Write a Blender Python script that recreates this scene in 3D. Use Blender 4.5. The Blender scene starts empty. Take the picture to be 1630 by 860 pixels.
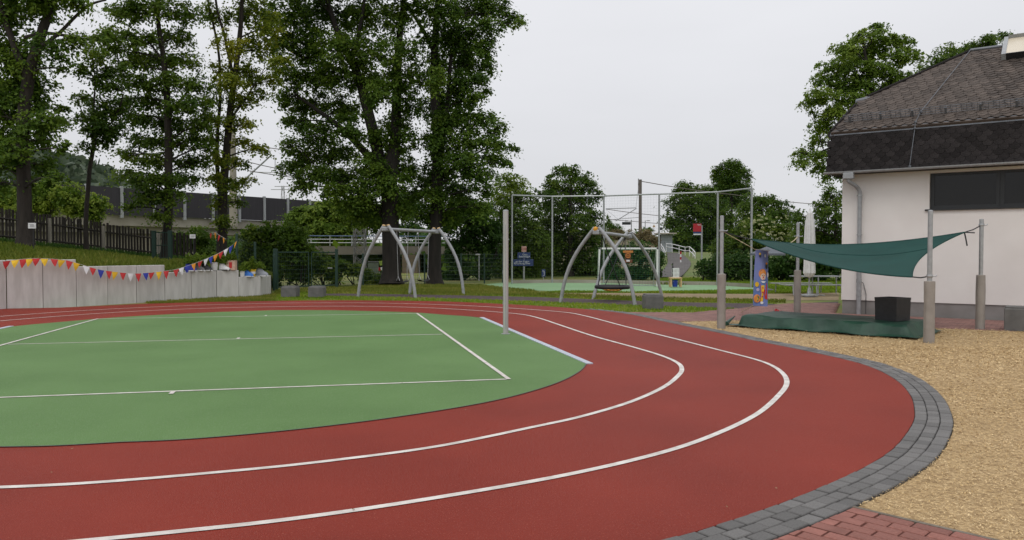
import bpy, math, random
import numpy as np
from mathutils import Vector, Matrix
rng = np.random.default_rng(7); random.seed(7)
S = bpy.context.scene; COL = S.collection
# ------------------------------------------------------------------ camera, world, sun, exposure
F = 1226.0; PITCH = math.atan(30 / F); EYE = 1.6
cam = bpy.data.cameras.new('camera'); cam.sensor_width = 36.0; cam.lens = 36.0 * F / 1630; cam.clip_end = 3000; cam.clip_start = 0.1
co = bpy.data.objects.new('camera', cam); COL.objects.link(co); S.camera = co
co.location = (0, 0, EYE); co.rotation_euler = (math.pi / 2 - PITCH, 0, 0)
SUN_EL, SUN_AZ = math.radians(58), math.radians(200)   # azimuth from +Y clockwise
W = bpy.data.worlds.new('World'); S.world = W; W.use_nodes = True
nt = W.node_tree; nt.nodes.clear()
out = nt.nodes.new('ShaderNodeOutputWorld'); bg = nt.nodes.new('ShaderNodeBackground'); bg.inputs[1].default_value = 0.1
sky = nt.nodes.new('ShaderNodeTexSky'); sky.sky_type = 'NISHITA'; sky.sun_disc = False
sky.sun_elevation = SUN_EL; sky.sun_rotation = SUN_AZ
tc = nt.nodes.new('ShaderNodeTexCoord'); sp = nt.nodes.new('ShaderNodeSeparateXYZ'); nt.links.new(tc.outputs['Generated'], sp.inputs[0])
ma = nt.nodes.new('ShaderNodeMath'); ma.operation = 'MULTIPLY_ADD'; ma.use_clamp = True; nt.links.new(sp.outputs[2], ma.inputs[0]); ma.inputs[1].default_value = 1.0; ma.inputs[2].default_value = 0.0
cr = nt.nodes.new('ShaderNodeMix'); cr.data_type = 'RGBA'   # cloud cover: a little brighter overhead
cr.inputs[6].default_value = (6.85, 6.87, 7.15, 1); cr.inputs[7].default_value = (12.0, 12.1, 12.5, 1); nt.links.new(ma.outputs[0], cr.inputs[0])
nz = nt.nodes.new('ShaderNodeTexNoise'); nz.inputs['Scale'].default_value = 2.2; nz.inputs['Detail'].default_value = 4
mp = nt.nodes.new('ShaderNodeMapping'); mp.inputs['Scale'].default_value = (1, 1, 3.5); nt.links.new(tc.outputs['Generated'], mp.inputs[0]); nt.links.new(mp.outputs[0], nz.inputs['Vector'])
mr = nt.nodes.new('ShaderNodeMapRange'); mr.inputs[1].default_value = .3; mr.inputs[2].default_value = .7; mr.inputs[3].default_value = .965; mr.inputs[4].default_value = 1.035; nt.links.new(nz.outputs[0], mr.inputs[0])
mm = nt.nodes.new('ShaderNodeMix'); mm.data_type = 'RGBA'; mm.blend_type = 'MULTIPLY'; mm.inputs[0].default_value = 1
nt.links.new(cr.outputs[2], mm.inputs[6]); nt.links.new(mr.outputs[0], mm.inputs[7])
mx = nt.nodes.new('ShaderNodeMix'); mx.data_type = 'RGBA'; mx.inputs[0].default_value = 0.95
nt.links.new(sky.outputs[0], mx.inputs[6]); nt.links.new(mm.outputs[2], mx.inputs[7])
nt.links.new(mx.outputs[2], bg.inputs[0]); nt.links.new(bg.outputs[0], out.inputs[0])
sl = bpy.data.lights.new('sun', 'SUN'); sl.energy = 0.85; sl.angle = math.radians(25); sl.color = (1, .96, .9)
so = bpy.data.objects.new('sun', sl); COL.objects.link(so)
sd = Vector((math.sin(SUN_AZ) * math.cos(SUN_EL), math.cos(SUN_AZ) * math.cos(SUN_EL), math.sin(SUN_EL)))
so.rotation_euler = sd.to_track_quat('Z', 'Y').to_euler()
S.view_settings.view_transform = 'Standard'; S.view_settings.look = 'None'; S.view_settings.exposure = 0.0; S.view_settings.gamma = 1
S.render.engine = 'CYCLES'; S.cycles.max_bounces = 9; S.cycles.diffuse_bounces = 6; S.cycles.transmission_bounces = 6; S.cycles.transparent_max_bounces = 4

# ------------------------------------------------------------------ helpers
def ray(px, py):
    a = (px - 815) / F; b = (430 - py) / F
    return np.array([a, math.cos(PITCH) + b * math.sin(PITCH), -math.sin(PITCH) + b * math.cos(PITCH)])
def G(px, py, z=0.0):
    d = ray(px, py); t = (z - EYE) / d[2]; return np.array([d[0] * t, d[1] * t, z])
def P(px, py, Y):
    d = ray(px, py); t = Y / d[1]; return np.array([d[0] * t, Y, EYE + d[2] * t])
def catmull(pts, n=6, closed=False):
    p = [np.asarray(q, float) for q in pts]; N = len(p); o = []
    for i in range(N if closed else N - 1):
        if closed: a, b, c, d = p[i - 1], p[i], p[(i + 1) % N], p[(i + 2) % N]
        else: a, b, c, d = p[max(i - 1, 0)], p[i], p[i + 1], p[min(i + 2, N - 1)]
        for k in range(n):
            t = k / n
            o.append(.5 * (2 * b + (c - a) * t + (2 * a - 5 * b + 4 * c - d) * t * t + (3 * b - a - 3 * c + d) * t ** 3))
    if not closed: o.append(p[-1])
    return o
def resample(pts, step):
    p = np.array(pts, float); seg = np.linalg.norm(np.diff(p, axis=0), axis=1); s = np.concatenate([[0], np.cumsum(seg)])
    n = max(2, int(round(s[-1] / step)) + 1); q = np.linspace(0, s[-1], n)
    return np.stack([np.interp(q, s, p[:, k]) for k in range(p.shape[1])], 1)

MATS = {}
def mat(name, col, rough=.7, col2=None, scale=8, bump=0, bscale=None, metal=0, spec=.5, detail=5, trans=0, contrast=(.35, .65), island=0, stretch=None, fleck=None):
    """Principled material: two-tone noise colour, optional fine bump, per-object or per-island variation, flecks."""
    if name in MATS: return MATS[name]
    m = bpy.data.materials.new(name); m.use_nodes = True; t = m.node_tree; N = t.nodes; L = t.links
    b = N['Principled BSDF']; b.inputs['Roughness'].default_value = rough; b.inputs['Metallic'].default_value = metal
    b.inputs['Specular IOR Level'].default_value = spec
    tcn = N.new('ShaderNodeTexCoord'); vec = tcn.outputs['Object']
    if stretch:
        mpn = N.new('ShaderNodeMapping'); mpn.inputs['Scale'].default_value = stretch; L.new(vec, mpn.inputs[0]); vec = mpn.outputs[0]
    c4 = (*col, 1); d4 = (*(col2 if col2 else [c * .85 for c in col]), 1)
    n = N.new('ShaderNodeTexNoise'); n.inputs['Scale'].default_value = scale; n.inputs['Detail'].default_value = detail; L.new(vec, n.inputs['Vector'])
    r = N.new('ShaderNodeMapRange'); r.inputs[1].default_value = contrast[0]; r.inputs[2].default_value = contrast[1]; L.new(n.outputs[0], r.inputs[0])
    x = N.new('ShaderNodeMix'); x.data_type = 'RGBA'; x.inputs[6].default_value = d4; x.inputs[7].default_value = c4; L.new(r.outputs[0], x.inputs[0])
    src = x.outputs[2]
    if fleck:
        fs, fc, thr = fleck
        v = N.new('ShaderNodeTexNoise'); v.inputs['Scale'].default_value = fs; v.inputs['Detail'].default_value = 2; L.new(vec, v.inputs['Vector'])
        fr = N.new('ShaderNodeMapRange'); fr.inputs[1].default_value = thr; fr.inputs[2].default_value = thr + .08; L.new(v.outputs[0], fr.inputs[0])
        fx = N.new('ShaderNodeMix'); fx.data_type = 'RGBA'; fx.inputs[7].default_value = (*fc, 1); L.new(fr.outputs[0], fx.inputs[0]); L.new(src, fx.inputs[6]); src = fx.outputs[2]
    if island:
        g = N.new('ShaderNodeNewGeometry'); oi = N.new('ShaderNodeObjectInfo')
        ad = N.new('ShaderNodeMath'); ad.operation = 'ADD'; L.new(g.outputs['Random Per Island'], ad.inputs[0]); L.new(oi.outputs['Random'], ad.inputs[1])
        fr2 = N.new('ShaderNodeMath'); fr2.operation = 'FRACT'; L.new(ad.outputs[0], fr2.inputs[0])
        ir = N.new('ShaderNodeMapRange'); ir.inputs[3].default_value = 1 - island; ir.inputs[4].default_value = 1 + island; L.new(fr2.outputs[0], ir.inputs[0])
        ix = N.new('ShaderNodeMix'); ix.data_type = 'RGBA'; ix.blend_type = 'MULTIPLY'; ix.inputs[0].default_value = 1; L.new(src, ix.inputs[6]); L.new(ir.outputs[0], ix.inputs[7]); src = ix.outputs[2]
    L.new(src, b.inputs['Base Color'])
    if bump:
        bn = N.new('ShaderNodeTexNoise'); bn.inputs['Scale'].default_value = bscale or scale * 4; bn.inputs['Detail'].default_value = 3; L.new(vec, bn.inputs['Vector'])
        bp = N.new('ShaderNodeBump'); bp.inputs['Strength'].default_value = bump; bp.inputs['Distance'].default_value = .02; L.new(bn.outputs[0], bp.inputs['Height']); L.new(bp.outputs[0], b.inputs['Normal'])
    if trans:
        o = N['Material Output']; tr = N.new('ShaderNodeBsdfTranslucent'); L.new(src, tr.inputs[0]); ms = N.new('ShaderNodeMixShader'); ms.inputs[0].default_value = trans
        L.new(b.outputs[0], ms.inputs[1]); L.new(tr.outputs[0], ms.inputs[2]); L.new(ms.outputs[0], o.inputs[0])
    MATS[name] = m; return m
def leafmat(name, a, b, c, trans=.3):
    """leaf colour varies clump by clump (attribute) and leaf by leaf."""
    m = bpy.data.materials.new(name); m.use_nodes = True; t = m.node_tree; N = t.nodes; L = t.links
    p = N['Principled BSDF']; p.inputs['Roughness'].default_value = .5; p.inputs['Specular IOR Level'].default_value = .18
    at = N.new('ShaderNodeAttribute'); at.attribute_name = 'tint'
    r = N.new('ShaderNodeValToRGB'); e = r.color_ramp.elements; e[0].color = (*a, 1); e[0].position = 0.05; e[1].color = (*c, 1); e[1].position = .95
    k = e.new(.5); k.color = (*b, 1); L.new(at.outputs['Fac'], r.inputs[0]); L.new(r.outputs[0], p.inputs['Base Color'])
    tr = N.new('ShaderNodeBsdfTranslucent'); L.new(r.outputs[0], tr.inputs[0]); ms = N.new('ShaderNodeMixShader'); ms.inputs[0].default_value = trans
    L.new(p.outputs[0], ms.inputs[1]); L.new(tr.outputs[0], ms.inputs[2]); L.new(ms.outputs[0], N['Material Output'].inputs[0]); return m

class MB:
    """collects vertices and faces; build() links them as one mesh object"""
    def __init__(s): s.v = []; s.f = []; s.mi = []
    def add(s, vs, fs, mi=0):
        k = len(s.v); s.v += [tuple(map(float, q)) for q in vs]; s.f += [tuple(k + i for i in f) for f in fs]; s.mi += [mi] * len(fs); return s
    def box(s, c, size, rz=0, M=None, mi=0, bev=0, taper=1.0):
        x, y, z = [q / 2 for q in size]; e = bev; vs = []
        lv = [(-z, 1)] if not e else [(-z, (1, e)), (-z + e, (1, 0))]
        rings = [(-z, e, 1), (-z + e, 0, 1), (z - e, 0, taper), (z, e, taper)] if e else [(-z, 0, 1), (z, 0, taper)]
        for zz, i, tp in rings:
            if e and i == 0:
                vs += [((-x) * tp, -y * tp, zz), (x * tp, -y * tp, zz), (x * tp, y * tp, zz), (-x * tp, y * tp, zz)]
            else:
                vs += [(-(x - i) * tp, -(y - i) * tp, zz), ((x - i) * tp, -(y - i) * tp, zz), ((x - i) * tp, (y - i) * tp, zz), (-(x - i) * tp, (y - i) * tp, zz)]
        n = len(rings); fs = [(3, 2, 1, 0), tuple(4 * (n - 1) + q for q in range(4))]
        for r in range(n - 1):
            for q in range(4): a = 4 * r + q; b = 4 * r + (q + 1) % 4; fs.append((a, b, b + 4, a + 4))
        R = Matrix.Rotation(rz, 3, 'Z') if M is None else M
        vs = [np.array(R @ Vector(q)) + np.array(c) for q in vs]
        return s.add(vs, fs, mi)
    def tube(s, pts, r, seg=8, mi=0, cap=True):
        pts = [np.array(q, float) for q in pts]; n = len(pts); rs = list(r) if hasattr(r, '__len__') else [r] * n; vs = []; fs = []
        ref = np.array([0, 0, 1.0]); prev = None
        for i in range(n):
            d = pts[min(i + 1, n - 1)] - pts[max(i - 1, 0)]; d = d / (np.linalg.norm(d) + 1e-9)
            if prev is None:
                a = np.cross(d, ref if abs(d[2]) < .9 else np.array([1., 0, 0]))
            else: a = prev - d * np.dot(prev, d)
            a = a / (np.linalg.norm(a) + 1e-9); prev = a; b = np.cross(d, a)
            for k in range(seg):
                t = 2 * math.pi * k / seg; vs.append(pts[i] + rs[i] * (math.cos(t) * a + math.sin(t) * b))
        for i in range(n - 1):
            for k in range(seg): q = i * seg + k; w = i * seg + (k + 1) % seg; fs.append((q, w, w + seg, q + seg))
        if cap: fs.append(tuple(range(seg))[::-1]); fs.append(tuple((n - 1) * seg + k for k in range(seg)))
        return s.add(vs, fs, mi)
    def prism(s, poly, z0, z1, mi=0):
        n = len(poly); vs = [(*q[:2], z0) for q in poly] + [(*q[:2], z1) for q in poly]
        return s.add(vs, [tuple(range(n))[::-1], tuple(range(n, 2 * n))] + [(i, (i + 1) % n, n + (i + 1) % n, n + i) for i in range(n)], mi)
    def slab(s, pts, d, mi=0):
        """3-D polygon pts given thickness vector d"""
        n = len(pts); pts = [np.array(q, float) for q in pts]; d = np.array(d, float)
        return s.add(pts + [q + d for q in pts], [tuple(range(n)), tuple(range(n, 2 * n))[::-1]] + [(i, n + i, n + (i + 1) % n, (i + 1) % n) for i in range(n)], mi)
    def grid(s, rows, mi=0):
        m = len(rows[0]); vs = [q for r in rows for q in r]
        return s.add(vs, [(i * m + j, i * m + j + 1, (i + 1) * m + j + 1, (i + 1) * m + j) for i in range(len(rows) - 1) for j in range(m - 1)], mi)
    def lathe(s, prof, c, seg=16, mi=0):
        vs = []; n = len(prof)
        for r, z in prof:
            for k in range(seg): t = 2 * math.pi * k / seg; vs.append((c[0] + r * math.cos(t), c[1] + r * math.sin(t), c[2] + z))
        fs = [(i * seg + k, i * seg + (k + 1) % seg, (i + 1) * seg + (k + 1) % seg, (i + 1) * seg + k) for i in range(n - 1) for k in range(seg)]
        fs += [tuple(range(seg))[::-1], tuple((n - 1) * seg + k for k in range(seg))]
        return s.add(vs, fs, mi)
    def build(s, name, m, parent=None, smooth=False, fixn=True):
        me = bpy.data.meshes.new(name); me.from_pydata(s.v, [], s.f)
        for q in (m if isinstance(m, (list, tuple)) else [m]): me.materials.append(q)
        if any(s.mi): me.polygons.foreach_set('material_index', s.mi)
        if fixn and len(s.f) < 30000:
            import bmesh
            bm = bmesh.new(); bm.from_mesh(me); bmesh.ops.recalc_face_normals(bm, faces=bm.faces); bm.to_mesh(me); bm.free()
        if smooth:
            me.polygons.foreach_set('use_smooth', [True] * len(me.polygons))
            try: me.set_sharp_from_angle(angle=math.radians(40))
            except Exception: pass
        return link(name, me, parent)
def link(name, me, parent=None):
    o = bpy.data.objects.new(name, me); COL.objects.link(o)
    if parent is not None: o.parent = parent; o.matrix_parent_inverse = parent.matrix_basis.inverted()
    return o
def tag(o, label=None, cat=None, group=None, kind=None):
    for k, v in (('label', label), ('category', cat), ('group', group), ('kind', kind)):
        if v: o[k] = v
    return o
def thing(name, loc, label, cat, group=None):
    o = bpy.data.objects.new(name, None); o.empty_display_size = .1; COL.objects.link(o); o.location = tuple(map(float, loc)); return tag(o, label, cat, group)
def inst(name, me, parent, loc, rz=0, scale=(1, 1, 1), M=None):
    o = link(name, me)
    if M is not None: o.matrix_basis = M
    else: o.location = tuple(map(float, loc)); o.rotation_euler = (0, 0, rz); o.scale = scale
    if parent is not None: o.parent = parent; o.matrix_parent_inverse = parent.matrix_basis.inverted()
    return o
def sheet(name, poly, z, m, parent=None, kind='structure'):
    b = MB(); n = len(poly); c = np.mean([q[:2] for q in poly], 0)
    me = bpy.data.meshes.new(name)
    me.from_pydata([(float(q[0]), float(q[1]), z) for q in poly], [], [tuple(range(n))]); me.materials.append(m)
    import bmesh
    bm = bmesh.new(); bm.from_mesh(me); bm.faces.ensure_lookup_table()
    if bm.faces[0].normal.z < 0: bmesh.ops.reverse_faces(bm, faces=bm.faces)
    bmesh.ops.triangulate(bm, faces=bm.faces); bm.to_mesh(me); bm.free()
    o = link(name, me, parent)
    if parent is None: o['kind'] = kind
    return o
def ribbon(pts, w, z, closed=False, off=0.0):
    p = np.array([q[:2] for q in pts], float)
    nx = np.roll(p, -1, 0) - np.roll(p, 1, 0)
    if not closed: nx[0] = p[1] - p[0]; nx[-1] = p[-1] - p[-2]
    nx /= np.linalg.norm(nx, axis=1)[:, None] + 1e-9; nn = np.stack([nx[:, 1], -nx[:, 0]], 1)
    a = p + nn * (off - w / 2); b = p + nn * (off + w / 2)
    rows = [[(*x, z), (*y, z)] for x, y in zip(a, b)]
    if closed: rows.append(rows[0])
    return rows
def quads(name, V, m, tint=None, parent=None):
    """V: (n,4,3) array of quads -> one mesh"""
    n = len(V); me = bpy.data.meshes.new(name); me.vertices.add(4 * n); me.vertices.foreach_set('co', V.reshape(-1).astype(np.float32))
    me.loops.add(4 * n); me.loops.foreach_set('vertex_index', np.arange(4 * n, dtype=np.int32)); me.polygons.add(n)
    me.polygons.foreach_set('loop_start', np.arange(0, 4 * n, 4, dtype=np.int32)); me.polygons.foreach_set('loop_total', np.full(n, 4, np.int32))
    me.materials.append(m)
    if tint is not None:
        at = me.attributes.new('tint', 'FLOAT', 'FACE'); at.data.foreach_set('value', np.clip(tint, 0, 1).astype(np.float32))
    me.update(); me.validate(); return link(name, me, parent)

# ------------------------------------------------------------------ materials
M_track = mat('red_rubber', (.255, .033, .019), .62, (.19, .0235, .014), .55, .6, 110, spec=.17, detail=13, fleck=(95, (.36, .1, .065), .62), contrast=(.3, .7))
M_green = mat('green_rubber', (.13, .235, .08), .64, (.1, .19, .06), .6, .6, 110, spec=.2, detail=13, fleck=(90, (.2, .3, .15), .62), contrast=(.3, .7))
M_line = mat('white_line_paint', (.76, .72, .67), .6, (.55, .5, .46), 7, .4, 260, detail=9, fleck=(190, (.42, .33, .3), .66))
M_blueline = mat('pale_kerb', (.5, .53, .6), .7, (.4, .43, .5), 14, .2, 200)
M_edge = mat('dark_joint', (.095, .1, .09), .85, None, 30)
M_stone = mat('anthracite_stone', (.165, .158, .152), .78, (.125, .12, .115), 9, .4, 180, island=.2, fleck=(300, (.2, .2, .2), .68))
M_joint = mat('sand_joint', (.11, .085, .072), .95, (.055, .042, .036), 30, .3)
M_brick = mat('red_brick', (.3, .12, .093), .8, (.22, .086, .066), 7, .4, 160, island=.16)
M_brickfar = mat('red_paver', (.25, .13, .11), .85, (.19, .1, .085), 3, .2, 160, island=.14)
M_chipbed = mat('chip_soil', (.52, .37, .19), .95, (.32, .21, .1), 26, .9, 60, detail=8)
M_grass = mat('grass_ground', (.12, .17, .025), .95, (.19, .17, .05), .55, .6, 30, detail=8)
M_rubber = mat('brown_rubber', (.075, .05, .05), .9, (.055, .037, .038), 2, .4, 200)
M_sand = mat('sand_path', (.27, .2, .115), .95, (.2, .155, .08), 1.5, .4, 80)
M_court2 = mat('pale_green_rubber', (.2, .34, .17), .75, (.17, .3, .145), .7, .2, 200)
M_conc = mat('light_concrete', (.57, .555, .53), .85, (.46, .445, .42), 2.2, .15, 60, stretch=(3, 3, .6), detail=7, island=.05)
M_conc2 = mat('grey_concrete', (.145, .142, .138), .85, (.11, .108, .105), 6, .35, 120)
M_concgrey = mat('bridge_concrete', (.36, .33, .28), .9, (.27, .245, .2), .7, .2)
M_steel = mat('galvanised_steel', (.42, .43, .44), .42, (.34, .35, .36), 14, 0, metal=.55, spec=.5)
M_steel2 = mat('painted_grey_steel', (.33, .345, .355), .5, (.27, .28, .29), 10)
M_alu = mat('aluminium', (.5, .48, .46), .45, (.42, .4, .385), 20, metal=.3, stretch=(1, 1, .05))
M_white = mat('white_paint', (.74, .74, .74), .5, (.66, .66, .66), 12)
M_yellow = mat('yellow_plastic', (.75, .36, .02), .45)
M_woodcap = mat('pale_wood_cap', (.62, .42, .2), .6)
M_black = mat('black_rubber', (.016, .016, .018), .6)
M_rope = mat('grey_rope', (.35, .35, .34), .7)
M_ropey = mat('yellow_rope', (.55, .47, .3), .8)
M_wood = mat('dark_weathered_wood', (.042, .034, .028), .85, (.022, .018, .015), 12, .3, stretch=(1, 1, .15), island=.25)
M_bark = mat('bark', (.036, .029, .023), .95, (.018, .014, .011), 9, 1.0, 30, stretch=(1, 1, .18), detail=8)
M_bark2 = mat('dark_bark', (.024, .019, .016), .95, (.011, .009, .007), 6, 1.0, 22, stretch=(1, 1, .16), detail=8)
M_gfence = mat('dark_green_steel', (.012, .042, .028), .5)
M_plaster = mat('pale_plaster', (.8, .765, .735), .92, (.74, .7, .67), .9, .35, 140, detail=9)
M_plinth = mat('plinth_plaster', (.25, .235, .225), .9, (.21, .195, .185), 3, .2)
M_slate = mat('dark_slate', (.03, .026, .026), .85, (.018, .016, .016), 5, .25, 60, island=.35, spec=.15)
M_slate2 = mat('roof_slate', (.098, .077, .064), .75, (.06, .047, .04), 3, .25, 60, island=.28, spec=.3)
M_lead = mat('zinc_sheet', (.17, .18, .2), .5, (.12, .13, .145), 4, metal=.4)
M_frame = mat('anthracite_frame', (.016, .018, .02), .4)
M_glass = mat('dark_glass', (.01, .01, .009), .06, (.007, .007, .006), 2, spec=.35)
M_cream = mat('cream_blind', (.62, .55, .43), .3, (.55, .48, .36), 2)
M_sail = mat('green_sailcloth', (.011, .066, .056), .75, (.009, .054, .046), 1.6, .15, 400, trans=.15, spec=.3)
M_tarp = mat('green_tarpaulin', (.014, .062, .036), .55, (.009, .042, .026), 3, .35, 14)
M_pad = mat('beige_padding', (.31, .28, .25), .6, (.26, .235, .21), 5, .15, 40)
M_planter = mat('black_planter', (.02, .02, .022), .55, (.013, .013, .014), 12, .1)
M_red = mat('red_cloth', (.55, .03, .03), .7); M_yel = mat('yellow_cloth', (.8, .5, .02), .7); M_blue = mat('blue_cloth', (.02, .035, .32), .7); M_whi = mat('white_cloth', (.75, .75, .75), .7); M_ora = mat('orange_cloth', (.75, .3, .02), .7)
M_cord = mat('pale_cord', (.5, .5, .45), .8)
M_blacknoise = mat('dark_barrier_panel', (.035, .032, .038), .8, (.026, .024, .028), 2, .3, 20, stretch=(6, 6, .2))
M_signblue = mat('sign_blue', (.022, .045, .16), .5); M_signred = mat('sign_red', (.42, .012, .025), .5); M_pink = mat('sign_pink', (.62, .36, .3), .5); M_text = mat('sign_white', (.7, .72, .75), .5); M_dkred = mat('sign_dark_red', (.4, .1, .09), .5)
L_dark = leafmat('dark_leaf', (.034, .075, .011), (.08, .15, .018), (.17, .25, .028), .52)
L_mid = leafmat('mid_leaf', (.045, .095, .012), (.105, .175, .018), (.19, .25, .026), .5)
L_light = leafmat('light_leaf', (.075, .14, .017), (.14, .22, .025), (.22, .29, .036), .5)
L_yel = leafmat('yellow_green_leaf', (.065, .12, .015), (.16, .22, .022), (.31, .32, .03), .55)
L_hedge = leafmat('hedge_leaf', (.026, .066, .012), (.055, .12, .019), (.105, .18, .03), .42)
L_brown = leafmat('dry_leaf', (.12, .1, .04), (.19, .155, .07), (.27, .21, .1), .4)
L_grass = leafmat('grass_blade', (.15, .25, .02), (.26, .34, .03), (.36, .35, .07), .4)
L_grassdry = leafmat('dry_grass_blade', (.12, .165, .02), (.205, .225, .036), (.33, .28, .075), .4)
L_chip = leafmat('wood_chip', (.29, .18, .075), (.57, .4, .19), (.76, .58, .33), 0)
L_flower = leafmat('cream_blossom', (.4, .42, .2), (.5, .52, .28), (.6, .6, .38), .2)

# ------------------------------------------------------------------ ground and playing surfaces
TH = math.radians(12.3); U = np.array([math.cos(TH), math.sin(TH)]); V_ = np.array([-U[1], U[0]]); C0 = np.array([-4.92, 13.9])
def UV(u, v): return C0 + u * U + v * V_
def mirror(right):
    """right half of an oval (u>=0, from front to back) closed with its mirror image"""
    return right + [(-u, v) for u, v in right[::-1] if u > .05]
R_infA = [(0, -7.68), (.55, -7.69), (1.31, -7.55), (2.14, -7.27), (2.98, -6.86), (3.56, -6.47), (4.12, -5.94), (4.55, -5.41), (4.93, -4.8), (5.19, -4.24)]
R_infB = [(5.02, 3.59), (4.79, 4.01), (4.24, 4.7), (3.66, 5.43), (2.69, 6.1), (1.4, 6.75), (0, 7.05)]
R_L1 = [(0, -8.86), (1.07, -8.76), (1.79, -8.62), (2.6, -8.37), (3.5, -7.88), (4.1, -7.52), (4.81, -6.95), (5.49, -6.22), (5.99, -5.52), (6.3, -4.98), (6.5, -4.4), (6.58, -3.67), (6.55, -2.65), (6.42, -.79), (6.4, 1.36), (6.38, 3.2), (6.19, 4.4), (5.4, 5.7), (4.2, 7.0), (2.77, 7.9), (1.4, 8.3), (0, 8.4)]
R_L2 = [(0, -10.03), (.94, -9.97), (1.62, -9.88), (2.44, -9.68), (3.4, -9.37), (4.28, -8.96), (5, -8.48), (5.81, -7.78), (6.59, -6.9), (7.07, -6.27), (7.42, -5.63), (7.67, -4.95), (7.77, -4.3), (7.76, -3.2), (7.74, -1.6), (7.67, .8), (7.65, 3.6), (7.4, 4.9), (6.28, 6.6), (4.8, 8.2), (2.82, 9.4), (1.4, 9.8), (0, 10.0)]
R_red = [(0, -11.25), (1.2, -11.2), (2.4, -11.02), (3.55, -10.68), (4.28, -10.38), (5.03, -9.99), (5.7, -9.58), (6.28, -9.14), (7, -8.46), (7.48, -7.91), (8, -7.22), (8.5, -6.4), (8.89, -5.5), (9.06, -4.7), (9.08, -3.43), (9.02, -2.08), (9.02, -1.0), (8.95, 1.56), (8.9, 3.87), (8.47, 5.4), (7.66, 6.89), (6.63, 8.15), (4.87, 9.8), (2.88, 10.68), (1.4, 11.1), (0, 11.2)]
sheet('ground', [(-900, -60), (900, -60), (900, 1500), (-900, 1500)], -.034, M_grass)
redr = catmull([UV(*q) for q in R_red], 8)
redl = [UV(-2.5, 11.1), UV(-4.2, 10.6), UV(-6, 9.4), UV(-7.6, 9.3), UV(-9.3, 8.6), UV(-10, 5), UV(-9.6, 0), UV(-9.4, -5), UV(-7.5, -8.5), UV(-4, -10.6), UV(-1.5, -11.2)]
track = MB().prism([tuple(q) for q in redr + redl], -.03, 0).build('running_track', M_track); track['kind'] = 'structure'
infA = catmull([UV(*q) for q in R_infA], 6); infB = catmull([UV(*q) for q in R_infB], 6)
infl = [UV(-u, v) for u, v in R_infB[::-1][1:]]; infl2 = [UV(-u, v) for u, v in R_infA[::-1][:-1]]
infield = sheet('infield', infA + infB + catmull(infl, 6) + catmull(infl2, 6), .004, M_green)
for R in (R_L1, R_L2):
    pts = catmull([UV(*q) for q in mirror(R)], 8, True)
    MB().grid(ribbon(pts, .062, .005, True)).build('lane_line', M_line, track)
def cline(a, b, w=.052):
    MB().grid(ribbon([UV(*a), UV(*b)], w, .009)).build('court_line', M_line, infield)
cw = .026
cline((-3.83 - cw, -5.28), (3.84 + cw, -5.28)); cline((-3.83 - cw, 5.12), (3.66 + cw, 5.12)); cline((-3.78, .05), (3.68, .05), .045)
MB().grid(ribbon([UV(3.84, -5.306), UV(3.66, 5.146)], .056, .012)).build('court_line', M_line, infield)
MB().grid(ribbon([UV(-3.83, -5.306), UV(-3.83, 5.146)], .056, .012)).build('court_line', M_line, infield)
for v, s in ((-5.31, -1), (.08, 1), (5.15, 1)):
    MB().grid(ribbon([UV(-.05, v), UV(-.05, v + s * .16)], .05, .0125)).build('court_line', M_line, infield)
MB().grid(ribbon(infA, .018, .008, off=.0)).build('edge_strip', M_edge, infield)
MB().grid(ribbon(catmull(infl2 + [UV(*R_infA[0])], 6), .018, .008)).build('edge_strip', M_edge, infield)
MB().grid(ribbon(infB, .02, .008, off=.0)).build('edge_strip', M_edge, infield)
for s in (1, -1):
    a, b = UV(s * 5.19, -4.24), UV(s * 5.02, 3.59); d = (b - a) / np.linalg.norm(b - a); nrm = np.array([d[1], -d[0]]) * s
    MB().prism([a, b, b + nrm * .1, a + nrm * .1], -.02, .014).build('kerb_edge', M_blueline, infield)

# --- anthracite setts along the outer edge, three rows
redfull = resample(redr, .02); tn = np.gradient(redfull, axis=0); tn /= np.linalg.norm(tn, axis=1)[:, None]; nr = np.stack([tn[:, 1], -tn[:, 0]], 1)
wid = np.interp(redfull[:, 1], [3, 6, 9, 12, 16, 25], [.31, .33, .32, .31, .27, .25])
K = int(np.argmax(redfull[:, 1] > 21.3)); K = K if K > 0 else len(redfull) - 1
base_rows = [[(*(redfull[i] + nr[i] * .002), -.006), (*(redfull[i] + nr[i] * (wid[i] + .004)), -.006)] for i in range(0, K, 5)]
border = MB().grid(base_rows).build('stone_border', mat('dark_grit', (.03, .027, .025), .95, (.016, .014, .013), 40, .3)); border['kind'] = 'structure'
def sett_mesh(name, m):
    b = MB(); b.box((0, 0, -.03), (1, 1, .06))
    b.v = []; b.f = []; b.mi = []
    vs = []
    for z, i in ((-.05, 0), (-.006, 0), (0, .045)): vs += [(-.5 + i, -.5 + i, z), (.5 - i, -.5 + i, z), (.5 - i, .5 - i, z), (-.5 + i, .5 - i, z)]
    fs = [(8, 9, 10, 11)] + [(4 * r + q, 4 * r + (q + 1) % 4, 4 * r + 4 + (q + 1) % 4, 4 * r + 4 + q) for r in range(2) for q in range(4)]
    b.add(vs, fs); o = b.build(name, m); me = o.data; bpy.data.objects.remove(o); return me
me_stone = sett_mesh('paving_stone', M_stone); me_brick = sett_mesh('brick', M_brick); me_bf = sett_mesh('paver', M_brickfar)
def joined(me, mats):
    """many transformed copies of a small mesh as one MB"""
    b = MB(); base = [v.co.copy() for v in me.vertices]; fs = [tuple(p.vertices) for p in me.polygons]
    for Mx in mats: b.add([Mx @ v for v in base], fs)
    return b
st = []
arc = np.arange(K) * .02
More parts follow.
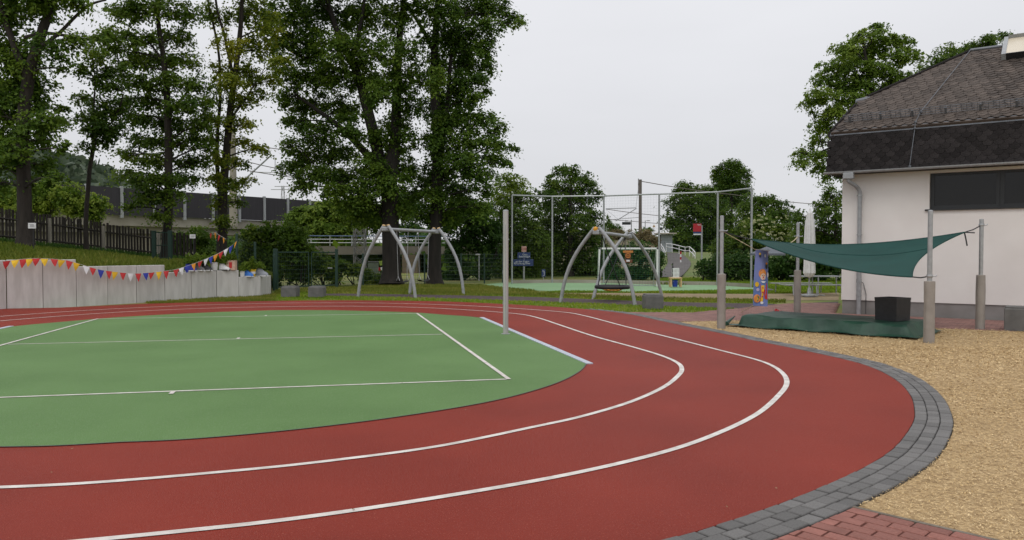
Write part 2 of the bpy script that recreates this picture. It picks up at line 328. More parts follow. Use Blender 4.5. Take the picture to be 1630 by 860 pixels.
for row in range(3):
    L = .155; s = row * L * .5 + .02
    while s < arc[-1] - L:
        i = int((s + L / 2) / .02)
        if i >= K: break
        w = wid[i] / 3; c = redfull[i] + nr[i] * (w * (row + .5) + .002); k = 1 + (row - 1) * .02
        ang = math.atan2(tn[i][1], tn[i][0]) + random.uniform(-.025, .025)
        st.append((c[1] if c[0] > -1 else 99, Matrix.LocRotScale(Vector((*c, .006 + random.uniform(-.004, .003))), Matrix.Rotation(ang, 3, 'Z').to_quaternion(), Vector((L * k - .009, w - .007, 1)))))
        s += L
st = [q for q in st if q[1].translation.y > 3.6 or q[1].translation.x > .5]
st.sort(key=lambda q: q[1].translation.length)
for q in st[:300]: inst('paving_stone', me_stone, border, None, M=q[1])
o = joined(me_stone, [q[1] for q in st[300:]]).build('paving_stones', M_stone, border, fixn=False); o['kind'] = 'stuff'

# --- brick paving where the photographer stands
bd = np.array([.70, -.714]); bd /= np.linalg.norm(bd); bn = np.array([-bd[1], bd[0]]); b0 = np.array([2.11, 4.81])
outer = redfull[:K] + nr[:K] * (wid[:K, None] + .006)
arcp = [tuple(q) for q in outer if -2.2 < q[0] < 2.12 and q[1] < 4.83]
paving = sheet('brick_paving', arcp + [tuple(b0), tuple(b0 + bd * 6), (6, -8), (-6, -8), (-6, 1.5)], -.018, M_joint)
mats = []
for r in range(0, 26):
    off = (.5 if r % 2 else 0) * .205 + random.uniform(-.01, .01)
    for k in range(-12, 14):
        c = b0 + bd * (k * .205 + off + .1) - bn * (.055 + r * .104)
        if c[1] < 3.3 or c[0] > 3.6 or c[0] < -.6: continue
        dd = np.linalg.norm(outer - c, axis=1); j = int(np.argmin(dd))
        dn_ = float(np.dot(c - outer[j], nr[j]))
        if dn_ < .125:
            hb = [c + bd * sx * .098 + bn * sy * .047 for sx, sy in ((-1, -1), (1, -1), (1, 1), (-1, 1))]; f_ = [float(np.dot(q - outer[j], nr[j])) - .004 for q in hb]; cp = []
            for i4 in range(4):
                p4, q4, fp4, fq4 = hb[i4], hb[(i4 + 1) % 4], f_[i4], f_[(i4 + 1) % 4]
                if fp4 > 0: cp.append(p4)
                if fp4 * fq4 < 0: cp.append(p4 + (q4 - p4) * fp4 / (fp4 - fq4))
            if len(cp) > 2 and max(f_) > .02: MB().prism(cp, -.05, random.uniform(-.003, .001)).build('brick', M_brick, paving)
            continue
        mats.append(Matrix.LocRotScale(Vector((*c, .0 + random.uniform(-.003, .002))), Matrix.Rotation(math.atan2(bd[1], bd[0]) + random.uniform(-.01, .01), 3, 'Z').to_quaternion(), Vector((.196, .094, 1))))
mats.sort(key=lambda m: -m.translation.y)
for m_ in mats[:290]: inst('brick', me_brick, paving, None, M=m_)
a = b0 + bn * .002; kerb = MB().prism([a, a + bd * 5, a + bd * 5 + bn * .03, a + bn * .03 + bd * -.02], -.1, -.003).build('edging_kerb', mat('soiled_kerb', (.2, .17, .135), .95, (.11, .085, .06), 9, .4, 90)); kerb['kind'] = 'structure'

# --- wood chips
back = [G(1085, 511.5)[:2], np.array([4.6, 17.75]), np.array([5.2, 17.85]), np.array([10.3, 15.4]), np.array([16, 12.66])]
arc2 = [tuple(q) for q in outer if q[1] > 4.8 and q[0] > 2.1 and q[1] < back[0][1]]
chip_poly = arc2 + [tuple(q) for q in back] + [(16, 2), tuple(b0 + bd * 5 + bn * .05), tuple(b0 + bn * .05)]
sheet('wood_chip_bed', chip_poly, -.014, M_chipbed)
def inside(pts, poly):
    x, y = pts[:, 0], pts[:, 1]; c = np.zeros(len(pts), bool); n = len(poly); j = n - 1
    for i in range(n):
        xi, yi = poly[i][0], poly[i][1]; xj, yj = poly[j][0], poly[j][1]
        with np.errstate(divide='ignore', invalid='ignore'):
            c ^= ((yi > y) != (yj > y)) & (x < (xj - xi) * (y - yi) / (yj - yi) + xi)
        j = i
    return c
def basis(n):
    d = rng.normal(size=(n, 3)); d /= np.linalg.norm(d, axis=1)[:, None]; return d
def lie(pos, length, width, tilt):
    n = len(pos); t = rng.uniform(0, 2 * np.pi, n); p = rng.normal(0, tilt, n); q = rng.normal(0, tilt, n)
    a = np.stack([np.cos(t) * np.cos(p), np.sin(t) * np.cos(p), np.sin(p)], 1); b = np.stack([-np.sin(t) * np.cos(q), np.cos(t) * np.cos(q), np.sin(q)], 1)
    a *= (length / 2)[:, None]; b *= (width / 2)[:, None]
    return np.stack([pos - a - b * .7, pos + a - b, pos + a * .9 + b, pos - a + b], 1)
pts = []
for (y0, y1, dens) in ((2.5, 6.5, 5200), (6.5, 9, 3400), (9, 13, 1800), (13, 18.5, 800)):
    n = int((13 - 2) * (y1 - y0) * dens); q = np.stack([rng.uniform(2, 13, n), rng.uniform(y0, y1, n)], 1)
    q = q[inside(q, chip_poly)]; q = q[np.abs(q[:, 0]) < q[:, 1] * .72 + .5]; pts.append(q)
q = np.concatenate(pts); n = len(q); dist = q[:, 1]
ln = rng.uniform(.007, .028, n) * np.clip(dist / 8, .7, 1.5); wd = ln * rng.uniform(.15, .45, n)
pos = np.stack([q[:, 0], q[:, 1], rng.uniform(-.012, .012, n)], 1)
pat = .5 + .18 * np.sin(q[:, 0] * 2.3 + 1.7 * np.sin(q[:, 1] * 1.1)) * np.cos(q[:, 1] * 2.9 + q[:, 0])
tint = np.clip(rng.normal(.53, .2, n) + (pat - .5) * .7, 0, 1); tint[rng.random(n) < .05] = 0
o = quads('wood_chips', lie(pos, ln, wd, .22), L_chip, tint); o['kind'] = 'stuff'

# --- far paving by the building, fall-protection strip, sand path, second court
A_ = np.array([8.56, 20.0]); D_ = np.array([3.21, -2.3]); D_ /= np.linalg.norm(D_); N_ = np.array([-D_[1], D_[0]]) * -1   # N_ towards the playground
if N_[1] > 0: N_ = -N_
far_poly = [tuple(outer[np.argmin(np.abs(outer[:, 1] - 20.4) + (outer[:, 0] < 0) * 99)]), tuple(G(1100, 497)[:2]), tuple(G(1180, 490)[:2]), tuple(G(1250, 483)[:2]), tuple(G(1335, 479)[:2]), tuple(A_ + D_ * -.2), tuple(A_ + D_ * 14)] + [(16, 12.66)] + [tuple(q) for q in back[::-1][1:]] + [tuple(q) for q in outer[(outer[:, 1] > back[0][1]) & (outer[:, 1] < 20.3) & (outer[:, 0] > 0)]]
farp = sheet('paving', far_poly, -.02, M_joint)
mats = []; rr = math.atan2(D_[1], D_[0])
for i in range(-70, 90):
    for j in range(-60, 60):
        c = np.array([7.5, 18.8]) + D_ * (i * .205 + (.1 if j % 2 else 0)) + N_ * (j * .105)
        if not (2.5 < c[0] < 14 and 12.5 < c[1] < 24): continue
        mats.append((c, i))
cc = np.array([m[0] for m in mats]); ok = inside(cc, far_poly)
wl = (cc - A_) @ N_
ok &= ~((wl < .06) & (((cc - A_) @ D_) > -.1))
o = joined(me_bf, [Matrix.LocRotScale(Vector((*c, random.uniform(-.012, -.008))), Matrix.Rotation(rr, 3, 'Z').to_quaternion(), Vector((.197, .098, .5))) for c in cc[ok]]).build('pavers', M_brickfar, farp, fixn=False); o['kind'] = 'stuff'
strip = [G(*q)[:2] for q in ((480, 469.5), (505, 467), (540, 466.3), (600, 467), (700, 468.5), (860, 472), (1000, 477.5), (1080, 480), (1230, 482.5), (1290, 487), (1230, 492), (1080, 487), (1000, 484.5), (860, 479), (700, 474), (600, 471.5), (530, 470.5))]
sheet('fall_protection_strip', [tuple(q) for q in strip], -.026, M_rubber)
sheet('sand_path', [tuple(G(*q)[:2]) for q in ((900, 463.8), (1000, 465.5), (1100, 466.5), (1200, 467), (1335, 465), (1335, 477), (1250, 477), (1150, 475.5), (1050, 473), (950, 469), (860, 466))], -.026, M_sand)
court2 = sheet('ball_court', [tuple(G(*q)[:2]) for q in ((765, 453), (800, 449.2), (880, 449.5), (960, 450), (1049, 452.6), (1142, 453.3), (1200, 457), (1212, 461), (1100, 464), (1000, 464.6), (900, 463.5), (850, 461.5), (800, 457))], -.022, M_court2)

# grass tufts (stuff)
def blades(poly, n, h, w, zf=lambda x, y: np.full(len(x), -.03), m=L_grass, name='grass', ty=0.5, exclude=()):
    poly = [tuple(q[:2]) for q in poly]; p = np.array(poly); lo, hi = p.min(0), p.max(0)
    q = rng.uniform(lo, hi, (n, 2)); q = q[inside(q, poly)]
    for ex in exclude: q = q[~inside(q, ex)]
    k = len(q); z = zf(q[:, 0], q[:, 1]); t = rng.uniform(0, np.pi, k); hh = h * rng.uniform(.4, 1.3, k); ww = w * rng.uniform(.6, 1.2, k)
    ax = np.stack([np.cos(t), np.sin(t), np.zeros(k)], 1) * (ww / 2)[:, None]; b = np.stack([q[:, 0], q[:, 1], z], 1)
    top = b + np.stack([rng.normal(0, .35, k) * hh, rng.normal(0, .35, k) * hh, hh], 1)
    pat = .5 + .25 * np.sin(q[:, 0] * 1.1 + 2 * np.sin(q[:, 1] * .7)) * np.cos(q[:, 1] * 1.9)
    o = quads(name, np.stack([b - ax, b + ax, top + ax * .25, top - ax * .25], 1), m, np.clip(rng.normal(0, .2, k) + pat + ty - .5, 0, 1)); o['kind'] = 'stuff'; return o
redp = [tuple(q) for q in redr + redl]; stripp = [tuple(q) for q in strip]
g1 = [G(432, 470), G(432, 479.5), G(600, 479), G(800, 484.5), G(940, 493.5), G(1000, 498), G(1100, 496.5), G(1180, 489.5), G(1240, 485), G(1230, 479), G(1080, 478), G(860, 471), G(600, 465.5), G(480, 464)]
blades(g1, 60000, .05, .03, exclude=[redp, stripp, far_poly], ty=.25)
g2 = [G(432, 470), G(480, 466), G(600, 467), G(860, 471.5), G(1100, 480), G(1250, 481), G(1250, 477), G(1050, 473), G(860, 466), G(850, 461.5), G(800, 457), G(765, 453), G(600, 452), G(440, 461)]
blades([G(230, 480), G(240, 485), G(330, 481), G(440, 480), G(440, 468), G(345, 473), G(300, 476)], 14000, .06, .03, exclude=[redp], ty=.35, m=L_grassdry, name='dry_grass')
blades(g2, 90000, .07, .035, exclude=[stripp], m=L_grassdry, name='dry_grass', ty=.35)
g3 = [G(860, 465.5), G(900, 463.5), G(1000, 465), G(1212, 461.5), G(1340, 462), G(1340, 465), G(1200, 467), G(1000, 465.5)]
blades(g3, 30000, .07, .05, name='grass', ty=.2)
g4 = [G(1140, 453.5), G(1200, 457), G(1212, 461), G(1340, 460), G(1340, 446), G(1200, 444), G(1050, 444), G(1050, 452)]
blades(g4, 40000, .12, .07, name='grass', ty=.2)

# ------------------------------------------------------------------ building on the right
def BP(s, o, z): q = A_ + D_ * s + N_ * o; return np.array([q[0], q[1], z])
LEN = 9.0; DEP = 8.0
bld = thing('school_building', BP(0, 0, 0), 'pale plastered single storey building with dark slate mansard roof', 'building')
RB = Matrix.Rotation(rr, 3, 'Z')
WIN0 = 2.0; WZ0, WZ1 = 2.62, 3.5
b = MB()   # wall with the window opening left out
def wall_piece(s0, s1, z0, z1): b.slab([BP(s0, 0, z0), BP(s1, 0, z0), BP(s1, 0, z1), BP(s0, 0, z1)], np.array([-N_[0], -N_[1], 0]) * .3)
wall_piece(0, WIN0, .34, 3.62); wall_piece(WIN0, LEN, .34, WZ0); wall_piece(WIN0, LEN, WZ1, 3.62)
b.slab([BP(0, -.3, .34), BP(0, -DEP, .34), BP(0, -DEP, 3.62), BP(0, -.3, 3.62)], np.array([D_[0], D_[1], 0]) * .3)
b.build('wall', M_plaster, bld)
MB().slab([BP(.02, -.025, -.05), BP(LEN, -.025, -.05), BP(LEN, -.025, .338), BP(.02, -.025, .338)], np.array([-N_[0], -N_[1], 0]) * .3).slab([BP(.03, -.33, -.05), BP(.03, -DEP, -.05), BP(.03, -DEP, .338), BP(.03, -.33, .338)], np.array([D_[0], D_[1], 0]) * .3).build('plinth', M_plinth, bld)
win = MB(); IN = -.12
def wbar(s0, s1, z0, z1, d0, d1, mbx): mbx.slab([BP(s0, d0, z0), BP(s1, d0, z0), BP(s1, d0, z1), BP(s0, d0, z1)], np.array([-N_[0], -N_[1], 0]) * (d0 - d1))
ws = [WIN0, WIN0 + 1.45, WIN0 + 2.9, WIN0 + 4.35, WIN0 + 5.8]
for k in range(4):
    fr = MB(); s0, s1 = ws[k] + .003, ws[k + 1] - .003
    wbar(s0, s1, WZ0 + .003, WZ0 + .09, IN, IN - .09, fr); wbar(s0, s1, WZ1 - .06, WZ1 - .003, IN, IN - .09, fr)
    wbar(s0, s0 + .09, WZ0 + .09, WZ1 - .06, IN, IN - .09, fr); wbar(s1 - .07, s1, WZ0 + .09, WZ1 - .06, IN, IN - .09, fr)
    f = fr.build('window', M_frame, bld)
    p = MB(); wbar(s0 + .09, s1 - .07, WZ0 + .09, WZ1 - .06, IN - .04, IN - .055, p); p.build('pane', M_glass, f)
    p = MB(); wbar(s0, s1, WZ0 - .02, WZ1 + .02, IN - .16, IN - .2, p); p.build('blind', M_frame, f)
p = MB(); wbar(WIN0 - .09, ws[-1], WZ0 - .035, WZ0 - .001, .05, -.11, p); p.build('sill', M_frame, bld)
# mansard: hex slates on a steep face
EZ, MZ, EO, MO = 3.6, 4.63, .36, .2; S0, S1 = -.34, 8.6
b = MB(); b.slab([BP(S0, EO - .02, EZ), BP(S1, EO - .02, EZ), BP(S1, MO - .02, MZ), BP(S0 + .1, MO - .02, MZ)], np.array([-N_[0], -N_[1], 0]) * .1)
b.slab([BP(S0, EO - .021, EZ), BP(S0, -DEP, EZ), BP(S0 + .1, -DEP, MZ), BP(S0 + .1, MO - .021, MZ)], np.array([D_[0], D_[1], 0]) * .1)
mans = b.build('mansard', M_slate, bld)
MB().slab([BP(S0 + .02, EO - .06, EZ - .004), BP(S1, EO - .06, EZ - .004), BP(S1, -.002, EZ - .004), BP(S0 + .02, -.002, EZ - .004)], (0, 0, -.03)).build('soffit', M_wood, bld)
def slate_mesh(name, m, hexa=True):
    bb = MB()
    if hexa: poly = [(-.5, .5), (-.5, -.12), (-.27, -.5), (.27, -.5), (.5, -.12), (.5, .5)]
    else: poly = [(-.5, .5), (-.5, .0), (-.1, -.5), (.12, -.5), (.5, .0), (.5, .5)]
    bb.prism(poly, 0, .012); o = bb.build(name, m); me = o.data; bpy.data.objects.remove(o); return me
me_slate = slate_mesh('slate', M_slate); me_slate2 = slate_mesh('roof_slate', M_slate2, False)
up = np.array([*(N_ * (MO - EO)), MZ - EZ]); mh = np.linalg.norm(up); up /= mh; ax = np.array([D_[0], D_[1], 0]); nor = np.cross(ax, up)
if nor @ np.array([N_[0], N_[1], 0]) < 0: nor = -nor
def frameM(o, x, y, z, sc): return Matrix(((x[0] * sc[0], y[0] * sc[1], z[0] * sc[2], o[0]), (x[1] * sc[0], y[1] * sc[1], z[1] * sc[2], o[1]), (x[2] * sc[0], y[2] * sc[1], z[2] * sc[2], o[2]), (0, 0, 0, 1)))
rows = 9; ex = mh / rows; sw = .215; mats = []
for r in range(rows):
    for k in range(0, 33):
        s = S0 + .12 + sw * (k + (.5 if r % 2 else 0))
        if s > 6.6: continue
        c = BP(s, EO, EZ) + up * (ex * (r + .62))
        y2 = up * 1.0 + nor * -.09 ; y2 = y2 / np.linalg.norm(y2)
        t = random.uniform(-.02, .02)
        mats.append((s, frameM(c + nor * random.uniform(.0, .004) , ax + up * t, y2, nor, (sw * .97, ex * 1.5, 1))))
mats.sort(key=lambda q: q[0])
for s, m_ in mats[:290]: inst('slate', me_slate, mans, None, M=m_)
MB().slab([BP(S0 + .07, MO + .03, MZ - .06), BP(S1, MO + .03, MZ - .06), BP(S1, MO + .01, MZ + .07), BP(S0 + .1, MO + .01, MZ + .07)], np.array([-N_[0], -N_[1], 0]) * .05).build('flashing', M_lead, bld)
# upper roof slope
RP = math.radians(35); rin = np.array([-N_[0] * math.cos(RP), -N_[1] * math.cos(RP), math.sin(RP)]); r0 = BP(0, MO + .02, MZ + .05); rn = np.cross(ax, rin)
if rn[2] < 0: rn = -rn
def onroof(px, py):
    d = ray(px, py); e = np.array([0, 0, EYE]); t = ((r0 - e) @ rn) / (d @ rn); q = e + d * t; return (q - r0) @ ax, (q - r0) @ rin
def RP_(s, t, h=0): return r0 + ax * s + rin * t + rn * h
ca, cb, cb2, cc_ = onroof(1322, 212), onroof(1362, 168), onroof(1382, 155), onroof(1545, 82)
TR = cc_[1]; roofpoly = [(ca[0], -.05), (S1, -.05), (S1, TR), (cc_[0], TR), cb2, cb]
b = MB(); b.slab([RP_(*q) for q in roofpoly], -rn * .08)
e1 = RP_(cc_[0], TR); back = BP(cc_[0], -(2 * ((r0 - e1)[:2] @ N_) - MO), MZ)   # mirrored slope behind and the hipped end
b.slab([RP_(cc_[0], TR, -.002), RP_(S1, TR, -.002), BP(S1, -DEP, MZ), BP(ca[0], -DEP, MZ)], (0, 0, -.08))
b.slab([RP_(ca[0], -.05, -.003), RP_(*cb, -.003), RP_(*cb2, -.003), RP_(cc_[0], TR, -.003), BP(ca[0], -DEP, MZ)], (0.05, -.03, -.08))
roof = b.build('roof', M_slate2, bld)
poly2 = [np.array(q) for q in roofpoly]; mats = []
sw, ex = .225, .125
for r in range(int(TR / ex)):
    t = ex * (r + .55)
    for k in range(-4, 40):
        s = sw * (k + (r % 3) / 3) + (.09 if r % 2 else 0)
        if inside(np.array([[s - .02, t]]), poly2)[0] and s < 8.4: mats.append((s, t))
mats.sort(key=lambda q: abs(q[0] - 1.8) + .25 * q[1])
yy = rin + rn * -.09; yy /= np.linalg.norm(yy)
def rm(s, t): return frameM(RP_(s, t, .0 + random.uniform(.012, .017)), ax + rin * random.uniform(-.02, .02), yy, rn, (sw * .985, ex * 1.5, 1))
for s, t in mats[:300]: inst('roof_slate', me_slate2, roof, None, M=rm(s, t))
o = joined(me_slate2, [rm(s, t) for s, t in mats[300:]]).build('roof_slates', M_slate2, roof, fixn=False); o['kind'] = 'stuff'
b = MB(); b.tube([RP_(cc_[0], TR, .03), RP_(S1, TR, .03)], .045, 8); b.build('ridge_cap', M_lead, bld)
b = MB(); b.tube([RP_(*cb2, .035), RP_(cc_[0], TR, .035)], .04, 6); b.tube([RP_(ca[0], 0, .03), RP_(*cb, .03)], .03, 6); b.build('hip_cap', M_slate, bld)
b = MB(); q0 = RP_(*cb2, .03); b.slab([q0 + ax * .05, q0 - ax * .28 + rin * -.1, q0 - ax * .28 + rin * -.22, q0 + ax * .05 + rin * -.12], (0, 0, -.05)); b.build('hip_gutter', M_lead, bld)
# skylight
sk = [onroof(1594, 98), onroof(1612, 64)]; s0, t0, t1 = sk[0][0], sk[0][1], sk[1][1]
b = MB(); SKW = 1.3
def skq(s, t, h): return RP_(s0 + s, t0 + t, h)
dt = t1 - t0
for (sa, sb, ta, tb) in ((0, .1, 0, dt), (SKW - .1, SKW, 0, dt), (.1, SKW - .1, dt - .1, dt)):
    b.slab([skq(sa, ta, .2), skq(sb, ta, .2), skq(sb, tb, .12), skq(sa, tb, .12)], -rn * .2)
b.build('skylight', M_steel2, bld); skl = bpy.data.objects['skylight']
MB().slab([skq(.1, .03, .19), skq(SKW - .1, .03, .19), skq(SKW - .1, dt - .1, .1), skq(.1, dt - .1, .1)], -rn * .02).build('pane', M_cream, skl)
MB().slab([skq(.1, 0, .2), skq(SKW - .1, 0, .2), skq(SKW - .1, .028, .2), skq(.1, .028, .2)], -rn * .19).build('skylight_base', M_frame, skl)
# snow guard, lightning cable, gutter, downpipe
b = MB(); sg = .42
for h in (.05, .11, .17, .22): b.tube([RP_(ca[0] + .25, sg, h), RP_(S1 - .3, sg, h)], .008, 5)
for k in range(75): s = ca[0] + .25 + k * .11; b.tube([RP_(s, sg, .04), RP_(s, sg, .23)], .005, 4)
b.build('snow_guard', M_lead, bld)
for k in range(11): MB().box(RP_(ca[0] + .4 + k * .72, sg - .02, .1), (.05, .03, .2), bev=.006, M=Matrix(((ax[0], rin[0], rn[0]), (ax[1], rin[1], rn[1]), (ax[2], rin[2], rn[2])))).build('guard_bracket', M_lead, bld)
cs = onroof(1466, 182); ce = cs[0]
cab = [RP_(cc_[0] + .02, TR, .07), RP_(cs[0], cs[1], .07), RP_(cs[0] - .05, .0, .07), BP(cs[0] - .06, MO + .09, MZ - .05), BP(cs[0] - .14, EO + .08, EZ + .05)]
b = MB(); b.tube(cab, .009, 6)
for q in cab[1:]: b.box(q, (.05, .05, .05), bev=.01)
b.build('lightning_cable', M_lead, bld)
b = MB(); gz = EZ - .0; prof = [(math.cos(math.pi + math.pi * k / 6) * .06, math.sin(math.pi + math.pi * k / 6) * .06) for k in range(7)]
b.grid([[BP(s, EO + .075 + p_[0], gz + p_[1] + .02) for p_ in prof] for s in np.linspace(S0 - .02, S1, 12)]); b.grid([[BP(s, EO + .075 + p_[0] * .93, gz + p_[1] * .93 + .02) for p_ in prof] for s in np.linspace(S0 - .02, S1, 12)])
b.slab([BP(S0 - .02, EO + .075 + p_[0], gz + p_[1] + .02) for p_ in prof], ax * .01)
b.build('gutter', M_steel2, bld)
dps = .44
b = MB(); b.box(BP(dps - .2, EO + .06, EZ - .1), (.24, .16, .16), rz=rr, bev=.015)
dp = catmull([BP(dps - .2, EO + .05, EZ - .16), BP(dps - .19, EO + .04, EZ - .24), BP(dps - .06, .2, EZ - .36), BP(dps, .1, EZ - .5), BP(dps, .09, EZ - .8)], 4) + [BP(dps, .09, 1.2)]
b.tube(dp, .05, 12); b.build('downpipe', M_steel2, bld, smooth=True)
b = MB(); b.tube([BP(dps, .09, 1.2), BP(dps, .09, -.02)], .058, 12)
for z in (3.0, 2.0, 1.2, .85, .8, .45): b.lathe([(.066, 0), (.066, .035)], BP(dps, .09, z), 12); b.box(BP(dps, .035, z + .017), (.03, .08, .03), rz=rr)
b.build('pipe_collar', M_steel, bld, smooth=True)
b = MB(); b.tube([BP(dps + .16, .03, .0), BP(dps + .16, .03, .5), BP(dps + .1, .05, .78), BP(dps + .03, .1, .85)], .008, 5); b.build('earthing_wire', M_frame, bld)

# ------------------------------------------------------------------ retaining wall, bank, terrain
wb = [(-210, 508), (-150, 503.5), (-90, 498.5), (-38, 495), (11, 491.5), (69, 489.3), (122, 486.7), (172, 483.8), (218, 481), (263, 478.4), (305, 476), (345, 473.6), (380.5, 472.4), (415, 470.6), (432, 466.3)]
wt = [1.36] * 6 + [1.14] * 3 + [.92] * 3 + [.68] * 2
wp = [G(*q)[:2] for q in wb]
rw = thing('retaining_wall', (*wp[6], 0), 'stepped retaining wall of pale concrete slabs beside the red track', 'retaining wall')
for i in range(len(wp) - 1):
    a, c = wp[i], wp[i + 1]; d = (c - a) / np.linalg.norm(c - a); n2 = np.array([-d[1], d[0]]); g = .009; dz = random.uniform(-.012, .012); o2 = n2 * random.uniform(0, .014)
    poly = [a + d * g + o2, c - d * g + o2, c - d * g + n2 * .14, a + d * g + n2 * .14]; bb = MB(); z1 = wt[i] + dz; e = .012
    lo = [(*q, -.05) for q in poly]; hi = [(*q, z1 - e) for q in poly]; cx = np.mean(poly, 0)
    tp = [(*(q + (n2 if k < 2 else -n2) * e), z1) for k, q in enumerate(poly)]
    bb.add(lo + hi + tp, [(8, 9, 10, 11)] + [(4 * r + k, 4 * r + (k + 1) % 4, 4 * r + 4 + (k + 1) % 4, 4 * r + 4 + k) for r in range(2) for k in range(4)])
    bb.build('concrete_slab', M_conc, rw)
fl_px = [(-260, 20.5, 1.95), (-60, 25.2, 1.9), (0, 27, 1.85), (120, 30.5, 1.6), (225, 33.5, 1.3), (310, 35, 1.08), (375, 35.5, .8), (437, 33.5, .25)]
fl = [np.array([(px - 815) / F * Y, Y, z]) for px, Y, z in fl_px]
wr = resample([(*wp[i], (wt[min(i, len(wt) - 1)])) for i in range(len(wp))], .3); fr_ = resample(fl, .3)
m = 60; ti = np.linspace(0, 1, m)
def samp(a, t): k = np.linspace(0, 1, len(a)); return np.stack([np.interp(t, k, a[:, j]) for j in range(3)], 1)
wr2, fr2 = samp(wr, ti), samp(fr_, ti); tw = np.gradient(wr2[:, :2], axis=0); tw /= np.linalg.norm(tw, axis=1)[:, None]; wr2[:, :2] += np.stack([-tw[:, 1], tw[:, 0]], 1) * .13; wr2[:, 2] -= .09
far = fr2 + np.array([-2, 9, -.6]); far2 = fr2 + np.array([-4, 22, -1.8])
rows = [np.concatenate([wr2[:, :2], wr2[:, 2:] * 0 - .05], 1)] + [wr2 * (1 - t) + fr2 * t + np.array([0, 0, .12 * math.sin(math.pi * t)]) for t in np.linspace(0, 1, 7)] + [far, far2]
bank = MB().grid([list(r) for r in rows]).build('embankment', M_grass, smooth=True, fixn=False); bank['kind'] = 'structure'
def bank_pts(n, t0, t1, s0=0, s1=1):
    s = rng.uniform(s0, s1, n); t = rng.uniform(t0, t1, n); a = np.stack([np.interp(s, ti, wr2[:, j]) for j in range(3)], 1); c = np.stack([np.interp(s, ti, fr2[:, j]) for j in range(3)], 1)
    p = a * (1 - t)[:, None] + c * t[:, None]; p[:, 2] += .12 * np.sin(np.pi * t); return p
def tufts(p, h, w, m, name, tint0):
    k = len(p); t = rng.uniform(0, np.pi, k); hh = h * rng.uniform(.4, 1.4, k); axx = np.stack([np.cos(t), np.sin(t), np.zeros(k)], 1) * (w / 2)
    top = p + np.stack([rng.normal(0, .3, k) * hh, rng.normal(0, .3, k) * hh, hh], 1)
    o = quads(name, np.stack([p - axx, p + axx, top + axx * .2, top - axx * .2], 1), m, np.clip(rng.normal(tint0, .22, k) + .2 * np.sin(p[:, 0] * 1.3), 0, 1)); o['kind'] = 'stuff'
tufts(bank_pts(50000, 0, 1), .11, .05, L_grassdry, 'bank_grass', .2); tufts(bank_pts(9000, 0, .5, .3, 1), .17, .06, L_grassdry, 'bank_weeds', .1); tufts(bank_pts(7000, .75, 1), .2, .06, L_hedge, 'bank_weeds', .5)

# terrain rising towards the railway on the right, with a ramp path
KS = 1.46 / 63
def back_z(y): return max(0, (y - 45)) * KS
def GS(px, py):
    d = ray(px, py); t = (EYE + KS * 45) / (d[1] * KS - d[2]); q = np.array([0, 0, EYE]) + d * t
    return q if q[1] > 45 else G(px, py)
rows = []
for y in (44, 50, 60, 75, 90, 108, 125, 180):
    rows.append([(x, y, back_z(min(y, 112)) - .03 - (.3 if y == 44 else 0)) for x in np.linspace(2, 120, 20)])
t_ = MB().grid(rows).build('railway_slope', mat('meadow_ground', (.085, .135, .022), .95, (.12, .13, .035), .4, .5, 12), smooth=True, fixn=False); t_['kind'] = 'structure'
pl = [(1044, 441.5), (1053, 433), (1062, 421), (1062.5, 411), (1061, 402.5)]; pr = [(1083, 441.5), (1092, 433), (1100, 420), (1091, 409), (1079, 402.5)]
pth = MB().grid([[GS(*a) + (0, 0, .02), GS(*c) + (0, 0, .02)] for a, c in zip(catmull(pl, 4), catmull(pr, 4))]).build('ramp_path', mat('asphalt', (.1, .09, .085), .9, (.075, .068, .065), 1.5, .3, 80), fixn=False); pth['kind'] = 'structure'
rows = []
for y, k in ((58, 0), (66, .45), (76, .85), (84, 1), (100, 1), (120, .8)):
    rows.append([((px - 815) / F * y, y, k * z - .1) for px, z in ((800, 1.5), (880, 3.2), (940, 3.7), (980, 3.75), (1020, 3.6), (1040, 3.2), (1052, 1.6), (1060, 0))])
md = MB().grid(rows).build('railway_embankment', mat('dry_earth', (.14, .11, .06), .95, (.09, .085, .035), .4, .4, 6), smooth=True, fixn=False); md['kind'] = 'structure'
# distant wooded hill on the left, air haze put into its muted colour
rows = []
for y, k in ((150, 0), (190, .75), (230, 1), (300, .8)):
    rows.append([(x, y, max(0, (30 * math.exp(-((x + 150) / 45) ** 2) + 1.2 * math.sin(x * .23) + .8 * math.sin(x * .61)) * k) - .5) for x in np.linspace(-330, -30, 60)])
hl = MB().grid(rows).build('hill', mat('hazy_hill', (.055, .085, .05), .95, (.035, .055, .035), .15, 1, .5, detail=9), smooth=True, fixn=False); hl['kind'] = 'structure'

# ------------------------------------------------------------------ things: playground furniture
def text(body, size, loc, M3, m, parent, extrude=.002, align='CENTER'):
    c = bpy.data.curves.new('lettering', 'FONT'); c.body = body; c.size = size; c.extrude = extrude; c.align_x = align; c.align_y = 'CENTER'; c.materials.append(m)
    tmp = bpy.data.objects.new('lettering', c); COL.objects.link(tmp); me = bpy.data.meshes.new_from_object(tmp); bpy.data.objects.remove(tmp)
    o = link('lettering', me); R = M3.to_4x4(); R.translation = Vector(tuple(map(float, loc))); o.matrix_basis = R
    o.parent = parent; o.matrix_parent_inverse = parent.matrix_basis.inverted(); return o
FACE = Matrix(((1, 0, 0), (0, 0, -1), (0, 1, 0)))      # letters standing up, facing the playground
def arc_leg(a, top, bulge, r, n=10):
    a, top = np.array(a, float), np.array(top, float); h = a - top; h[2] = 0; o = []
    for t in np.linspace(0, 1, n):
        q = a * (1 - t) + top * t; k = math.sin(math.pi * t) * bulge; d = h / (np.linalg.norm(h) + 1e-9); q = q + d * k + np.array([0, 0, k * .35]); o.append(q)
    return o
